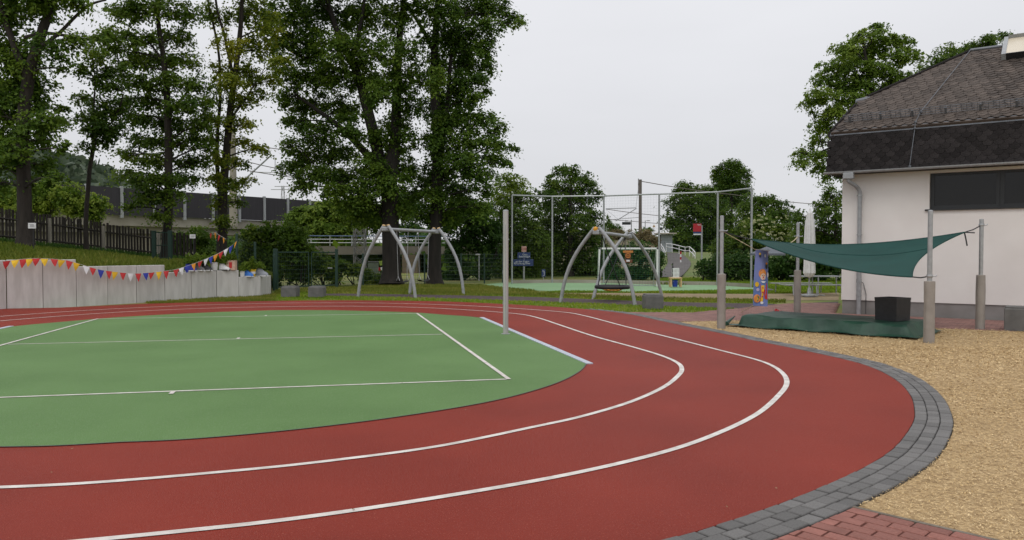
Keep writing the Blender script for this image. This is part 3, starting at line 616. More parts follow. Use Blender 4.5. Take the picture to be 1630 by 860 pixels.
def swing_frame(feet_l, feet_r, hl, hr, name, label, capm, capl):
    fl_, fr2_ = [np.array([*f, 0]) for f in feet_l], [np.array([*f, 0]) for f in feet_r]
    ml, m_r = (fl_[0] + fl_[1]) / 2, (fr2_[0] + fr2_[1]) / 2
    t = thing(name, ((ml + m_r) / 2), label, 'swing set'); tops = []
    for feet, mid, h in ((fl_, ml, hl), (fr2_, m_r, hr)):
        for f in feet:
            dd = (f - mid) / np.linalg.norm(f - mid); top = mid + dd * .09 + np.array([0, 0, h]); tops.append(top)
            lg = MB().tube(arc_leg(f - np.array([0, 0, .05]), top, .22, .057, 12), .057, 12).build('leg', M_steel2, t, smooth=True)
            c = MB().tube([top + np.array([0, 0, -.0]), top + (top - f) / np.linalg.norm(top - f) * .0 + np.array([0, 0, .035]) - dd * .01], [.064, .05], 12).build('cap', capm, lg, smooth=True)
    a, c = ml + np.array([0, 0, hl - .12]), m_r + np.array([0, 0, hr - .12]); d = (c - a) / np.linalg.norm(c - a)
    MB().tube([a - d * .1, c + d * .1], .056, 12).build('crossbar', M_steel2, t, smooth=True)
    for q, mid in ((a, ml), (c, m_r)):
        MB().box(q, (.24, .2, .16), rz=math.atan2(d[1], d[0]), bev=.03).build('joint_plate', M_steel2, t)
    return t, a, c
g = lambda x, y: G(x, y)[:2]
lt, la, lc = swing_frame((g(570, 471.5), g(661.5, 474)), (g(652, 467.3), g(738, 468)), 2.49, 2.45, 'swing_set', 'grey arched steel swing frame with two swings, in front of the big dark trees', M_woodcap, None)
def swing_seat(a, c, px, t0, t1, z, label):
    p0, p1 = a * (1 - t0) + c * t0, a * (1 - t1) + c * t1; mid = (p0 + p1) / 2; d = (p1 - p0) / np.linalg.norm(p1 - p0); d[2] = 0
    t = thing('rope_swing', (mid[0], mid[1], z), label, 'swing', 'rope swings hanging from the steel frame')
    side = np.array([-d[1], d[0], 0])
    prof = []
    for k in range(9): u = k / 8 - .5; q = mid + d * u * .46; prof.append(np.array([q[0], q[1], z + .05 * (2 * u) ** 2]))
    MB().grid([[q - side * .09, q + side * .09, q + side * .09 - (0, 0, .025), q - side * .09 - (0, 0, .025), q - side * .09] for q in prof]).build('seat', M_black, t)
    for s, pt in ((-1, p0), (1, p1)):
        b = MB(); e = mid + d * s * .22; e = np.array([e[0], e[1], z + .05]); kn = e + np.array([0, 0, .16]); tp = np.array([pt[0], pt[1], pt[2] - .05])
        b.tube([tp, kn], .011, 6); b.tube([kn, e - side * .08], .008, 5); b.tube([kn, e + side * .08], .008, 5); b.build('rope', M_steel, t)
swing_seat(la, lc, 0, .2, .42, .5, 'left swing seat hanging from the two seat frame, beside the near bent leg')
swing_seat(la, lc, 0, .62, .84, .5, 'right swing seat hanging from the two seat frame, beside the far leg')
rt, ra, rc = swing_frame((g(892, 480.7), g(1011, 485)), (g(944, 474.7), g(1053.7, 470)), 2.3, 2.24, 'swing_set', 'grey arched steel frame with a yellow cap, carrying the round basket swing', M_steel2, None)
MB().lathe([(.0, -.075), (.06, -.05), (.075, 0), (.06, .05), (.0, .075)], ra + np.array([-.05, -.05, .1]), 14).build('yellow_ball', M_yellow, rt, smooth=True)
bc = (ra * .52 + rc * .48); bc = np.array([P(975, 457, 25.2)[0], 25.2, .43])
bs = thing('basket_swing', bc, 'round black basket swing with an orange underside hanging low above the strip', 'basket swing')
ring = [bc + np.array([.53 * math.cos(k * math.pi / 16), .53 * math.sin(k * math.pi / 16), 0]) for k in range(33)]
MB().tube(ring, .062, 10).build('ring', M_black, bs, smooth=True)
b = MB()
for k in range(-4, 5):
    w = math.sqrt(max(0, .25 - (k * .11) ** 2))
    for ax_ in (0, 1):
        pts = []
        for t in np.linspace(-1, 1, 9):
            o_ = (t * w, k * .11) if ax_ == 0 else (k * .11, t * w); rr_ = math.hypot(*o_) / .5; pts.append(bc + np.array([o_[0], o_[1], -.13 * (1 - rr_ ** 2)]))
        b.tube(pts, .011, 4)
b.build('net', M_yellow, bs)
b = MB()
b.lathe([(.30, -.1), (.22, -.13), (.0, -.15)], bc, 16); b.build('belly_disc', mat('orange_mat', (.5, .26, .05), .6), bs)
for s, top in ((-1, ra), (1, rc)):
    tp = top * .86 + (rc if s < 0 else ra) * .14 - np.array([0, 0, .06])
    for sx in (-1, 1):
        dv = (rc - ra)[:2] / np.linalg.norm((rc - ra)[:2]); sv = np.array([dv[1], -dv[0]]) * sx; e = bc + np.array([*(dv * s * .36 + sv * .36), .03])
        MB().tube([tp, tp * .45 + e * .55 + np.array([0, 0, -.06]), e], .016, 6).build('rope', M_black, bs)

# concrete cubes
def cube(px, py, w, h, rz, label, grp='concrete cube seats by the track'):
    q = G(px, py); t = thing('concrete_block', (q[0], q[1], -.03), label, 'concrete block', grp)
    b = MB(); b.box((q[0], q[1] + w / 2, h / 2), (w, w, h + .06), rz=rz, bev=.025); b.build('body', M_conc2, t)
    b = MB(); b.box((q[0], q[1] + w / 2, h + .03 + .012), (w * .93, w * .93, .03), rz=rz, bev=.012); b.build('seat_slab', M_conc2, t)
cube(459, 472.6, .52, .31, .0, 'left grey concrete cube on the grass in front of the green gate')
cube(502, 472.8, .52, .31, .02, 'right grey concrete cube on the grass in front of the green gate')
cube(1041.5, 491.5, .5, .34, .03, 'grey concrete cube on the grass at the basket swing foot')
cube(1636, 527, .52, .42, -.55, 'dark grey concrete cube by the building wall, cut by the picture edge')

# net post on the court
q = G(805, 532)
t = thing('net_post', q, 'tall plain grey aluminium net post standing on the green court', 'post')
b = MB(); n = 16; r = .052
prof = [(r * math.cos(2 * math.pi * k / n), r * math.sin(2 * math.pi * k / n)) for k in range(n)]
b.prism([q[:2] + p_ for p_ in prof], 0, 2.37); b.build('pole', M_alu, t, smooth=True)
MB().lathe([(.054, 0), (.05, .02), (.02, .028)], q + np.array([0, 0, 2.37]), 16).build('cap', M_steel, t)
MB().lathe([(.09, 0), (.09, .006), (.056, .012)], q + np.array([0, 0, .004]), 16).build('ground_sleeve', M_steel, t)
b = MB()
for z in (.6, .9, 1.2): b.box(q + np.array([-.052, 0, z]), (.012, .02, .06))
b.box(q + np.array([0, -.052, 1.1]), (.012, .006, 2.0)); b.build('rail_groove', M_steel, t)

# padded sail posts
PO = [(1148, 522, 1.12, 2.32, 'padded steel post with a ring clamp, nearest the hanging banner'), (1269, 498, 1.1, 2.32, 'padded steel post standing behind the green tarpaulin, before the picnic table'),
      (1478.5, 545, 1.07, 2.3, 'nearest padded steel post, at the front corner of the sail'), (1560, 522.5, 1.1, 2.25, 'padded steel post nearest the building wall window, at the right')]
PP = []
for px, py, ph, hh, lb in PO:
    q = G(px, py); PP.append(q); q = q * 1.0
    t = thing('padded_post', q, lb, 'post', 'padded posts holding the shade sail')
    MB().tube([q + (0, 0, -.05), q + (0, 0, hh)], .041, 14).build('pole', M_steel, t, smooth=True)
    b = MB(); rs = []; zs = np.linspace(-.04, ph, 12)
    for z in zs: rs.append(.088 + random.uniform(-.004, .004))
    b.lathe([(.045, -.04)] + [(r_, z) for r_, z in zip(rs, zs)] + [(.048, ph + .012)], q, 20); o = b.build('padding', M_pad, t, smooth=True)
    b = MB()
    for k in range(24): z = .04 + k * (ph - .08) / 23; b.box(q + np.array([-.085, -.03, z]), (.014, .03, .012), rz=.3)
    o = b.build('lacing', M_pad, t); o['kind'] = 'stuff'
    b = MB(); z = {0: 2.02, 1: 1.98, 2: 1.16, 3: 2.14}[PO.index((px, py, ph, hh, lb))]
    b.lathe([(.05, -.02), (.055, 0), (.05, .03)], q + np.array([0, 0, z]), 14); b.tube([q + np.array([.05, 0, z]), q + np.array([.1, -.02, z]), q + np.array([.12, 0, z + .02])], .01, 5); b.build('clamp', M_steel, t)
    MB().lathe([(.042, 0), (.04, .012), (.015, .02)], q + np.array([0, 0, hh]), 14).build('cap', M_steel, t)

# shade sail (doubly curved cloth on four corners)
cL, cB, cR, cF = P(1196, 381, 16.4), P(1258, 387, 19.3), P(1535, 370, 15.9), P(1452, 441, 13.75)
def edge(a, c, sag, inn, n=21):
    mid = (cL + cB + cR + cF) / 4; o = []
    for t in np.linspace(0, 1, n):
        q = a * (1 - t) + c * t; k = 4 * t * (1 - t); d = mid - (a + c) / 2; d[2] = 0; d /= np.linalg.norm(d) + 1e-9; o.append(q + d * inn * k + np.array([0, 0, -sag * k]))
    return np.array(o)
eLB, eBR, eFR, eLF = edge(cL, cB, .02, .18), edge(cB, cR, .13, .3), edge(cF, cR, .02, .28), edge(cL, cF, .17, .12)
n = 21; rows = []; rowsb = []
for i in range(n):
    u = i / (n - 1); r_ = []
    for j in range(n):
        v = j / (n - 1)   # u: L->F , v: L->B ; F->R
        q = (1 - v) * eLF[i] + v * eBR[i] + (1 - u) * eLB[j] + u * eFR[j] - ((1 - u) * (1 - v) * cL + u * (1 - v) * cF + (1 - u) * v * cB + u * v * cR)
        q = q + np.array([0, 0, -.10 * math.sin(math.pi * u) * math.sin(math.pi * v) + .012 * math.sin(9 * u + 5 * v) * math.sin(math.pi * u) * math.sin(math.pi * v)])
        r_.append(q)
    rows.append(r_)
t = thing('shade_sail', (cL + cR) / 2 * np.array([1, 1, 0]), 'dark green shade sail stretched between the padded posts', 'shade sail')
MB().grid(rows).build('cloth', M_sail, t, smooth=True, fixn=False)
b = MB()
for e_ in (eLB, eBR, eFR, eLF): b.tube(e_, .014, 5)
b.build('hem', M_sail, t)
for j in (13,):
    MB().tube([rows[i][j] + (0, 0, .004) for i in range(n)], .007, 4).build('seam', M_sail, t)
for c_, pq, z in ((cL, PP[0], 2.02), (cB, PP[1], 1.98), (cF, PP[2], 1.16), (cR, PP[3], 2.14)):
    e_ = pq + np.array([0, 0, z]); MB().tube([c_, (c_ + e_) / 2 - np.array([0, 0, .02]), e_], .012, 5).build('strap', M_black if c_ is not cB else M_ropey, t)
MB().tube([cR + (.0, 0, 0), cR + (.03, 0, -.12), cR + (.05, -.02, -.28)], .014, 5).build('loose_strap', M_black, t)
MB().tube([cR, cR * .4 + (PP[3] + np.array([0, 0, 2.14])) * .6 + (0, 0, -.1)], .012, 5).build('loose_strap', M_black, t)

# hanging banner with a painted clown, and its cord
Yb = 16.5; bt = [P(1203, 398, Yb), P(1224, 399.5, Yb), P(1221, 488, Yb), P(1198.5, 486.5, Yb)]
t = thing('clown_banner', (bt[3] + bt[2]) / 2 * np.array([1, 1, 0]), 'narrow blue hanging banner printed with a juggling clown and balloons', 'banner')
def bq(u, v, h=0):   # u 0..1 left to right, v 0..1 bottom to top
    q = (bt[3] * (1 - u) + bt[2] * u) * (1 - v) + (bt[0] * (1 - u) + bt[1] * u) * v; return q + np.array([0, .03 * math.sin(u * 5 + v * 3) - h, 0])
M_bn = mat('banner_blue', (.11, .19, .46), .6, (.24, .25, .5), 1.2)
MB().grid([[bq(u, v) for u in np.linspace(0, 1, 7)] for v in np.linspace(0, 1, 14)]).grid([[bq(u, v, -.004) for u in np.linspace(0, 1, 7)] for v in np.linspace(0, 1, 14)]).build('cloth', M_bn, t, fixn=False)
BW, BH = np.linalg.norm(bt[2] - bt[3]), np.linalg.norm(bt[0] - bt[3])
lay = [0]
def disc(u, v, ru, m, name, rv=None, n=14):
    lay[0] += 1; rv = (rv or ru * BW) / BH if rv is None else rv
    MB().add([bq(u + ru * math.cos(2 * math.pi * k / n), v + rv * math.sin(2 * math.pi * k / n), .003 + .0009 * lay[0]) for k in range(n)], [tuple(range(n))]).build(name, m, t, fixn=False)
def patch(pts, m, name):
    lay[0] += 1; MB().add([bq(u, v, .003 + .0009 * lay[0]) for u, v in pts], [tuple(range(len(pts)))]).build(name, m, t, fixn=False)
M_skin = mat('print_skin', (.75, .6, .5), .6); M_grn = mat('print_green', (.05, .16, .1), .6); M_or = mat('print_orange', (.75, .28, .06), .6); M_dk = mat('print_black', (.02, .03, .03), .6); M_lil = mat('print_lilac', (.45, .4, .6), .6)
patch([(0, .9), (1, .9), (1, 1), (0, 1)], M_lil, 'print_band')
patch([(.42, .40), (.9, .42), (.98, .12), (.78, .14), (.7, .28), (.66, .06), (.44, .08), (.5, .25)], M_red, 'print_clown_coat')
patch([(.5, .37), (.72, .38), (.7, .22), (.66, .08), (.52, .08), (.56, .22)], M_yel, 'print_clown_trousers')
for v in (.33, .25, .17): disc(.62, v, .05, M_red, 'print_dot')
disc(.56, .585, .27, M_or, 'print_clown_hair', .085); disc(.6, .53, .19, M_skin, 'print_clown_face', .062); disc(.62, .52, .05, M_red, 'print_clown_nose'); disc(.55, .55, .03, M_dk, 'print_clown_eye'); disc(.68, .55, .03, M_dk, 'print_clown_eye'); patch([(.5, .5), (.62, .475), (.74, .5), (.62, .487)], M_red, 'print_clown_mouth')
patch([(.45, .45), (.8, .45), (.7, .42), (.55, .42)], M_whi, 'print_clown_collar')
disc(.22, .385, .13, M_yel, 'print_ball', .045); disc(.3, .29, .1, M_lil, 'print_ball', .03); disc(.26, .13, .24, M_or, 'print_wheel', .075); disc(.26, .13, .18, M_grn, 'print_wheel', .056); disc(.26, .13, .1, M_yel, 'print_wheel', .03); disc(.6, .06, .1, M_whi, 'print_shoe', .025)
disc(.84, .72, .1, M_dk, 'print_balloon', .05); disc(.84, .77, .09, M_ora, 'print_balloon', .02); disc(.3, .9, .08, M_dk, 'print_balloon', .03); disc(.28, .935, .07, M_yel, 'print_balloon', .02); disc(.7, .905, .08, M_whi, 'print_balloon', .03); disc(.95, .57, .06, M_whi, 'print_glove', .05)
MB().tube([bt[0] + (-.02, 0, 0.01), bt[1] + (.02, 0, 0.01)], .009, 6).build('top_rod', M_white, t)
MB().tube([PP[0] + np.array([0, 0, 2.02]), bt[0]], .008, 5).build('hanging_cord', M_ropey, t)
MB().tube([bt[3], G(1180, 497)], .008, 5).build('tie_cord', M_ropey, t)

# tarpaulin-covered mat with planter and cloth
f0, f1, f2 = G(1183, 519.5)[:2], G(1441, 537.5)[:2], G(1471, 526)[:2]; ex_ = (f1 - f0); ey = (f2 - f1); ey = np.array([-ex_[1], ex_[0]]) / np.linalg.norm(ex_) * 1.5
tp = thing('tarpaulin_cover', (*(f0 + (ex_ + ey) / 2), 0), 'dark green tarpaulin draped over a low mat on the wood chips', 'tarpaulin')
n1, n2 = 73, 45; rows = []
for i in range(n1):
    u = -.09 + 1.16 * i / (n1 - 1); r_ = []
    for j in range(n2):
        v = -.14 + 1.26 * j / (n2 - 1); c_ = f0 + ex_ * u + ey * v
        eu = max(0, -u, u - 1) * np.linalg.norm(ex_); ev = max(0, -v, v - 1) * 1.5; e_ = math.hypot(eu, ev)
        hgt = .235 * max(0, 1 - (e_ / .16)) if e_ < .16 else 0
        w_ = min(max((e_ - .012) / .1, 0), 1); hgt = .235 * (1 - w_ * w_ * (3 - 2 * w_))
        hgt += (.014 * math.sin(9 * u + 4 * v + 2 * math.sin(5 * u)) * math.cos(4 * v - 3 * u) + .006 * abs(math.sin(14 * u - 9 * v + 3 * math.sin(4 * v))) + .007 * math.sin(12 * v + 5 * u + 2 * math.sin(7 * u))) * (1 if e_ == 0 else .4)
        wob = .03 * math.sin(i * .31 + 2 * math.sin(i * .17)) * (e_ > .02)
        r_.append(np.array([c_[0] + wob, c_[1] + .03 * math.sin(i * .23 + 1.5 * math.sin(i * .11)) * (e_ > .02), max(hgt, .008 + .012 * (1 + math.sin(i * .3 + j * .3)))]))
    rows.append(r_)
MB().grid(rows).build('cloth', M_tarp, tp, smooth=True, fixn=False)
MB().prism([f0 + ex_ * .01 + ey * .02, f1 - ex_ * .01 + ey * .02, f1 - ex_ * .01 + ey * .97, f0 + ex_ * .01 + ey * .97], -.02, .19).build('mat', M_black, tp)
e_ = rows[0][1]; MB().tube([np.array(rows[0][0]) + (0, 0, .03), G(1170, 511.5) + (0, 0, .12)], [.05, .01], 6).build('corner_flap', M_tarp, tp)
pc = [P(1427, 510, 14.75), P(1455.5, 505, 15.05), None, P(1393, 511, 15.0)]; zb = .25
a0, a1, a3 = pc[0][:2], pc[1][:2], pc[3][:2]; a1 = a0 + (a1 - a0) / np.linalg.norm(a1 - a0) * .46; e3 = np.array([-(a1 - a0)[1], (a1 - a0)[0]]); a3 = a0 + e3 / np.linalg.norm(e3) * .46; a2 = a1 + a3 - a0; cen = (a0 + a2) / 2
t = thing('planter_box', (*cen, zb), 'square black plastic planter box standing on the green tarpaulin', 'planter')
b = MB(); rings = []
for z, k in ((zb, .965), (zb + .44, 1.0), (zb + .44, .88), (zb + .2, .84)): rings.append([(*(cen + (a - cen) * k), z) for a in (a0, a1, a2, a3)])
b.add([q for r_ in rings for q in r_], [(3, 2, 1, 0)] + [(4 * r_ + k, 4 * r_ + (k + 1) % 4, 4 * r_ + 4 + (k + 1) % 4, 4 * r_ + 4 + k) for r_ in range(3) for k in range(4)] + [(12, 13, 14, 15)]); b.build('box', M_planter, t)
b = MB(); b.box((*cen, zb + .415), (.47, .47, .03), rz=math.atan2(*(a1 - a0)[::-1])); b.v = [v for v in b.v]
rim = [[(*(cen + (a - cen) * k), z) for a in (a0, a1, a2, a3, a0)] for z, k in ((zb + .40, .995), (zb + .40, 1.012), (zb + .446, 1.012), (zb + .446, .9), (zb + .40, .9))]
MB().grid(rim).build('rim', M_planter, t)
q = np.array(rows[18][32]) + (0, 0, .01)
b = MB(); b.grid([[P(1234 + 12 * i / 5, 497.5 - 1.6 * math.sin(i) * (j % 2) - j * .6, 17.3) + (0, j * .05, .02 + .02 * math.sin(i * 2 + j)) for i in range(6)] for j in range(4)]); o = b.build('red_cloth', M_red, fixn=False); tag(o, 'small crumpled red cloth lying on the back of the green tarpaulin', 'cloth')

# picnic table, parasol, distant gazebo roof
def plank(mb, a, c, w, th): d = (c - a) / np.linalg.norm(c - a); s_ = np.array([-d[1], d[0], 0]) * w / 2; mb.slab([a - s_, c - s_, c + s_, a + s_], (0, 0, -th))
b0_ = P(1249, 454, 28.0); b1_ = P(1338, 454, 28.0); b1_ = np.array([b0_[0] + 2.2, 28.0, b0_[2]])
t = thing('picnic_table', ((b0_ + b1_) / 2)[:2].tolist() + [0], 'grey steel picnic table with benches between the white parasol and the wall', 'picnic table')
for dy, z, nm, w0 in ((0, .39, 'bench_seat', 3), (1.5, .39, 'bench_seat', 3), (.75, .68, 'table_top', 6)):
    par = None
    for k in range(w0):
        mb = MB(); y = 28 + dy + (k - (w0 - 1) / 2) * .115; plank(mb, np.array([b0_[0] + (.55 if nm == 'table_top' else 0), y, z]), np.array([b1_[0] + .1, y, z]), .1, .03); mb.build(nm, M_steel2, t)
for x in (b0_[0] + .25, b0_[0] + 1.1, b1_[0] - .2):
    b = MB(); b.tube([(x, 27.85, .36), (x, 27.8, .02), (x + .28, 27.8, .0)], .022, 6); b.tube([(x, 29.65, .36), (x, 29.7, .0)], .022, 6); b.tube([(x, 27.9, .34), (x, 29.6, .34)], .018, 6)
    if x > b0_[0] + .5: b.tube([(x + .3, 28.45, .65), (x + .3, 28.45, 0)], .025, 6); b.tube([(x + .3, 29.0, .65), (x + .3, 29.0, 0)], .025, 6)
    b.build('leg', M_steel, t)
q = np.array([P(1288, 470, 27.4)[0], 27.4, 0])
t = thing('closed_parasol', q, 'folded white parasol standing upright beside the picnic table', 'parasol')
MB().tube([q, q + (0, 0, 3.0)], .028, 10).build('pole', M_steel, t)
b = MB(); vs = []; prof = [(.03, 3.06), (.09, 2.95), (.15, 2.5), (.172, 1.9), (.17, 1.2), (.185, .82), (.12, .7), (.03, .66)]
for r_, z in prof:
    for k in range(24): a = 2 * math.pi * k / 24; f = r_ * (1 + .13 * (k % 3 - 1) * (r_ > .05)); vs.append(q + np.array([f * math.cos(a), f * math.sin(a), z]))
b.add(vs, [(i * 24 + k, i * 24 + (k + 1) % 24, (i + 1) * 24 + (k + 1) % 24, (i + 1) * 24 + k) for i in range(len(prof) - 1) for k in range(24)] + [tuple(range(24))]); b.build('canopy', M_white, t, fixn=False)
MB().lathe([(.3, 0), (.3, .05), (.08, .08), (.05, .3)], q, 16).build('base', M_steel, t); MB().lathe([(.0, 0), (.03, .02), (.0, .1)], q + (0, 0, 3.05), 8).build('finial', M_white, t)
q = np.array([P(1218, 400, 31)[0] + .1, 31.0, 0]); t = thing('open_parasol', q, 'open grey parasol seen just behind the top of the clown banner', 'parasol')
zt = P(1218, 394, 31)[2]; b = MB(); n = 8
vs = [q + (0, 0, zt + .05)] + [q + np.array([.72 * math.cos(2 * math.pi * k / n), .72 * math.sin(2 * math.pi * k / n), zt - .24]) for k in range(n)] + [q + np.array([.72 * math.cos(2 * math.pi * k / n), .72 * math.sin(2 * math.pi * k / n), zt - .32]) for k in range(n)]
b.add(vs, [(0, 1 + k, 1 + (k + 1) % n) for k in range(n)] + [(1 + k, 1 + n + k, 1 + n + (k + 1) % n, 1 + (k + 1) % n) for k in range(n)]); b.build('canopy', mat('grey_canvas', (.13, .145, .17), .8), t, fixn=False)
MB().tube([q, q + (0, 0, zt)], .025, 8).build('pole', M_steel, t); MB().lathe([(.25, 0), (.25, .06), (.05, .1)], q, 12).build('base', M_conc2, t)

# ball-stop fence, goal, target board, stool
fp = [(815, 311), (879, 313), (961, 312), (1049, 309), (1142, 306), (1196, 300)]; FH = 4.4; fpos = []
for px, py in fp:
    Y = 36.0
    for _ in range(20): Y = (FH - EYE) / (P(px, py, 1.0)[2] - EYE)
    fpos.append(np.array([P(px, 400, Y)[0], Y, 0]))
t = thing('ball_stop_fence', fpos[2], 'tall ball stop net on thin grey steel posts around the pale green court', 'fence')
for q in fpos: MB().tube([q + (0, 0, -.05), q + (0, 0, FH)], .046, 10).build('post', M_steel, t, smooth=True)
MB().tube([q + (0, 0, FH) for q in fpos], .038, 8).build('top_rail', M_steel, t)
b = MB()
for a, c in zip(fpos[:-1], fpos[1:]):
    d = c - a; L_ = np.linalg.norm(d); nn = int(L_ / .14)
    sd_ = np.array([d[1], -d[0], 0]) / L_ * .0012
    for k in range(1, nn): q = a + d * k / nn; b.add([q - sd_ - d / L_ * .0012, q + d / L_ * .0012, q + d / L_ * .0012 + (0, 0, FH), q - d / L_ * .0012 + (0, 0, FH)], [(0, 1, 2, 3)])
    for k in range(1, 31): z = k * .142; b.add([a + (0, 0, z), c + (0, 0, z), c + (0, 0, z + .0025), a + (0, 0, z + .0025)], [(0, 1, 2, 3)])
o = b.build('net', mat('net_cord', (.07, .085, .08), .8), t, fixn=False)
b = MB()
for a, c in zip(fpos[:-1], fpos[1:]): b.slab([a + (0, 0, -.03), c + (0, 0, -.03), c + (0, 0, .14), a + (0, 0, .14)], (0, .06, 0))
b.build('kerb_board', M_concgrey, t)
gl, gr = np.array([P(954, 455, 35.2)[0], 35.2, -.02]), np.array([P(1046, 455, 35.2)[0], 35.2, -.02]); GH = EYE + (400 - 394.5) / F * 35.2 + 0.02
t = thing('football_goal', (gl + gr) / 2, 'small white football goal with a dark green net on the pale green court', 'goal')
for q in (gl, gr): MB().box(q + (0, 0, GH / 2), (.08, .08, GH), bev=.012).build('post', M_white, t)
MB().box((gl + gr) / 2 + (0, 0, GH - .04), (gr[0] - gl[0] + .08, .08, .08), bev=.012).build('crossbar', M_white, t)
b = MB()
for q in (gl, gr): b.tube([q + (0, .9, .02), q + (0, 0, .02)], .02, 6); b.tube([q + (0, .9, .02), q + (0, .35, GH - .04), q + (0, 0, GH - .04)], .018, 6)
b.tube([gl + (0, .9, .02), gr + (0, .9, .02)], .02, 6); b.build('net_frame', M_steel, t)
b = MB(); w_ = gr[0] - gl[0]
for k in range(21): x = gl[0] + w_ * k / 20; b.tube([(x, 35.55, GH - .05), (x, 36.1, .02)], .0035, 3)
for k in range(18): f = k / 17; b.tube([(gl[0], 35.55 + .55 * f, GH - .05 - (GH - .07) * f), (gr[0], 35.55 + .55 * f, GH - .05 - (GH - .07) * f)], .0035, 3)
o = b.build('net', mat('green_net', (.02, .13, .075), .7), t, fixn=False)
Yt = 25.9; c_ = P(999.5, 408.5, Yt)
t = thing('target_board', c_ * np.array([1, 1, 0]), 'small orange and black target board hanging beside the basket swing leg', 'target board')
px_ = Yt / F
M_brown = mat('brown_board', (.17, .075, .035), .7); M_orange = mat('orange_board', (.55, .22, .05), .6)
b = MB(); b.box(c_, (6.5 * px_, .02, 20 * px_), bev=.004); b.build('board', M_black, t)
MB().prism([c_[:2] + (-8 * px_, -.03), c_[:2] + (8 * px_, -.03), c_[:2] + (7 * px_, .02), c_[:2] + (-7 * px_, .02)], c_[2] + 6 * px_, c_[2] + 9.5 * px_).build('top_plate', M_orange, t)
MB().box(c_ + (0, -.012, 1.2 * px_), (9.5 * px_, .02, 9 * px_), bev=.004).build('dial', M_brown, t)
b = MB(); b.tube([c_ + np.array([3.4 * px_ * math.cos(a), -.028, 1.2 * px_ + 3.4 * px_ * math.sin(a)]) for a in np.linspace(0, 2 * math.pi, 17)], .016, 5); b.box(c_ + (0, -.028, 1.2 * px_), (6.4 * px_, .01, .015)); b.box(c_ + (0, -.03, 1.2 * px_), (.015, .01, 6.4 * px_)); b.build('target_ring', M_orange, t)
MB().box(c_ + (0, -.012, -7.5 * px_), (14 * px_, .03, 5 * px_), bev=.005).build('foot_board', M_brown, t)
MB().box(c_ + (0, -.035, -6.8 * px_), (5.5 * px_, .012, 3 * px_), bev=.002).build('number_plate', M_white, t)
for s in (-1, 1): MB().tube([c_ + (s * 4 * px_, 0, 9 * px_), np.array([c_[0] + s * .02, Yt, 2.14])], .005, 4).build('cord', M_rope, t)
# target hangs from the frame's far crossbar end
st_ = G(1075, 457); px_ = st_[1] / F
t = thing('wooden_stool', st_, 'low wooden stool on the court with a blue tub beneath', 'stool')
MB().box(st_ + (0, 0, .40), (19 * px_, .4, .06), bev=.012).build('seat', M_woodcap, t)
for sx in (-1, 1):
    for sy in (-1, 1): MB().box(st_ + (sx * 8 * px_, sy * .15, .185), (.055, .055, .37), bev=.006).build('leg', M_woodcap, t)
t = thing('white_crate', st_ + (0, 0, .43), 'white slatted crate standing on the wooden stool', 'crate')
b = MB(); cw_ = 10 * px_
for k in range(5): b.box(st_ + ((k - 2) * cw_ / 4.6, -.13, .43 + .2), (cw_ / 7, .015, .4)); b.box(st_ + ((k - 2) * cw_ / 4.6, .13, .43 + .2), (cw_ / 7, .015, .4))
for z in (.45, .63, .82): b.box(st_ + (0, -.121, z), (cw_, .012, .045)); b.box(st_ + (0, .121, z), (cw_, .012, .045)); b.box(st_ + (-cw_ / 2 + .01, 0, z), (.02, .24, .045)); b.box(st_ + (cw_ / 2 - .01, 0, z), (.02, .24, .045))
b.box(st_ + (0, 0, .44), (cw_ * .95, .22, .014)); o = b.build('slat_frame', M_white, t)
q = st_ + (-.12, 0, .85); t = thing('black_bottle', q, 'slim black bottle poking up from the white crate', 'bottle')
MB().lathe([(.04, -.4), (.04, .02), (.018, .1), (.018, .17), (.022, .175), (.022, .19)], q, 10).build('body', M_black, t); MB().lathe([(.024, .19), (.024, .22), (.01, .225)], q, 10).build('cap', M_black, t)
q = st_ + (-.02, -.02, 0); t = thing('blue_tub', q, 'dark blue plastic tub standing under the wooden stool', 'tub')
MB().lathe([(.11, .01), (.13, .3), (.145, .31), (.13, .315), (.1, .03)], q, 14).build('body', mat('blue_plastic', (.015, .04, .3), .4), t); MB().tube([q + (-.13, 0, .3), q + (-.09, -.1, .24), q + (.09, -.1, .24), q + (.13, 0, .3)], .008, 5).build('handle', M_steel, t)

# ------------------------------------------------------------------ bunting
def bunting(pts, pens, Y, label, w=.2, h=.25):
    cord = [P(x, y, Yy) for (x, y), Yy in zip(pts, Y)]
    t = thing('bunting', cord[0] * np.array([1, 1, 0]), label, 'bunting')
    cd = resample(cord, .05); MB().tube(resample(cord, .2), .006, 4).build('cord', M_cord, t)
    for px, cn in pens:
        pj = np.array([815 + F * c[0] / c[1] for c in cd]); i = int(np.argmin(np.abs(pj - px))); c = cd[i]; j = min(i + 1, len(cd) - 1); k = max(i - 1, 0); d = cd[j] - cd[k]; d /= np.linalg.norm(d)
        sw_ = random.uniform(-.06, .06); hh = h * random.uniform(.85, 1.05); lean = np.array([random.uniform(-.05, .05), -.03 - abs(sw_), 0])
        m = {'r': M_red, 'y': M_yel, 'b': M_blue, 'w': M_whi, 'o': M_ora}[cn]
        a, e = c - d * w / 2, c + d * w / 2; tip = c + lean + np.array([0, 0, -hh]); md_ = (a + tip) / 2 + (0, -.02, 0); me_ = (e + tip) / 2 + (0, .015, 0)
        MB().slab([a, md_, tip, me_, e], (0, -.004, 0)).build('pennant', m, t)
zx = lambda l: [(x / 3.307, c) for x, c in l]
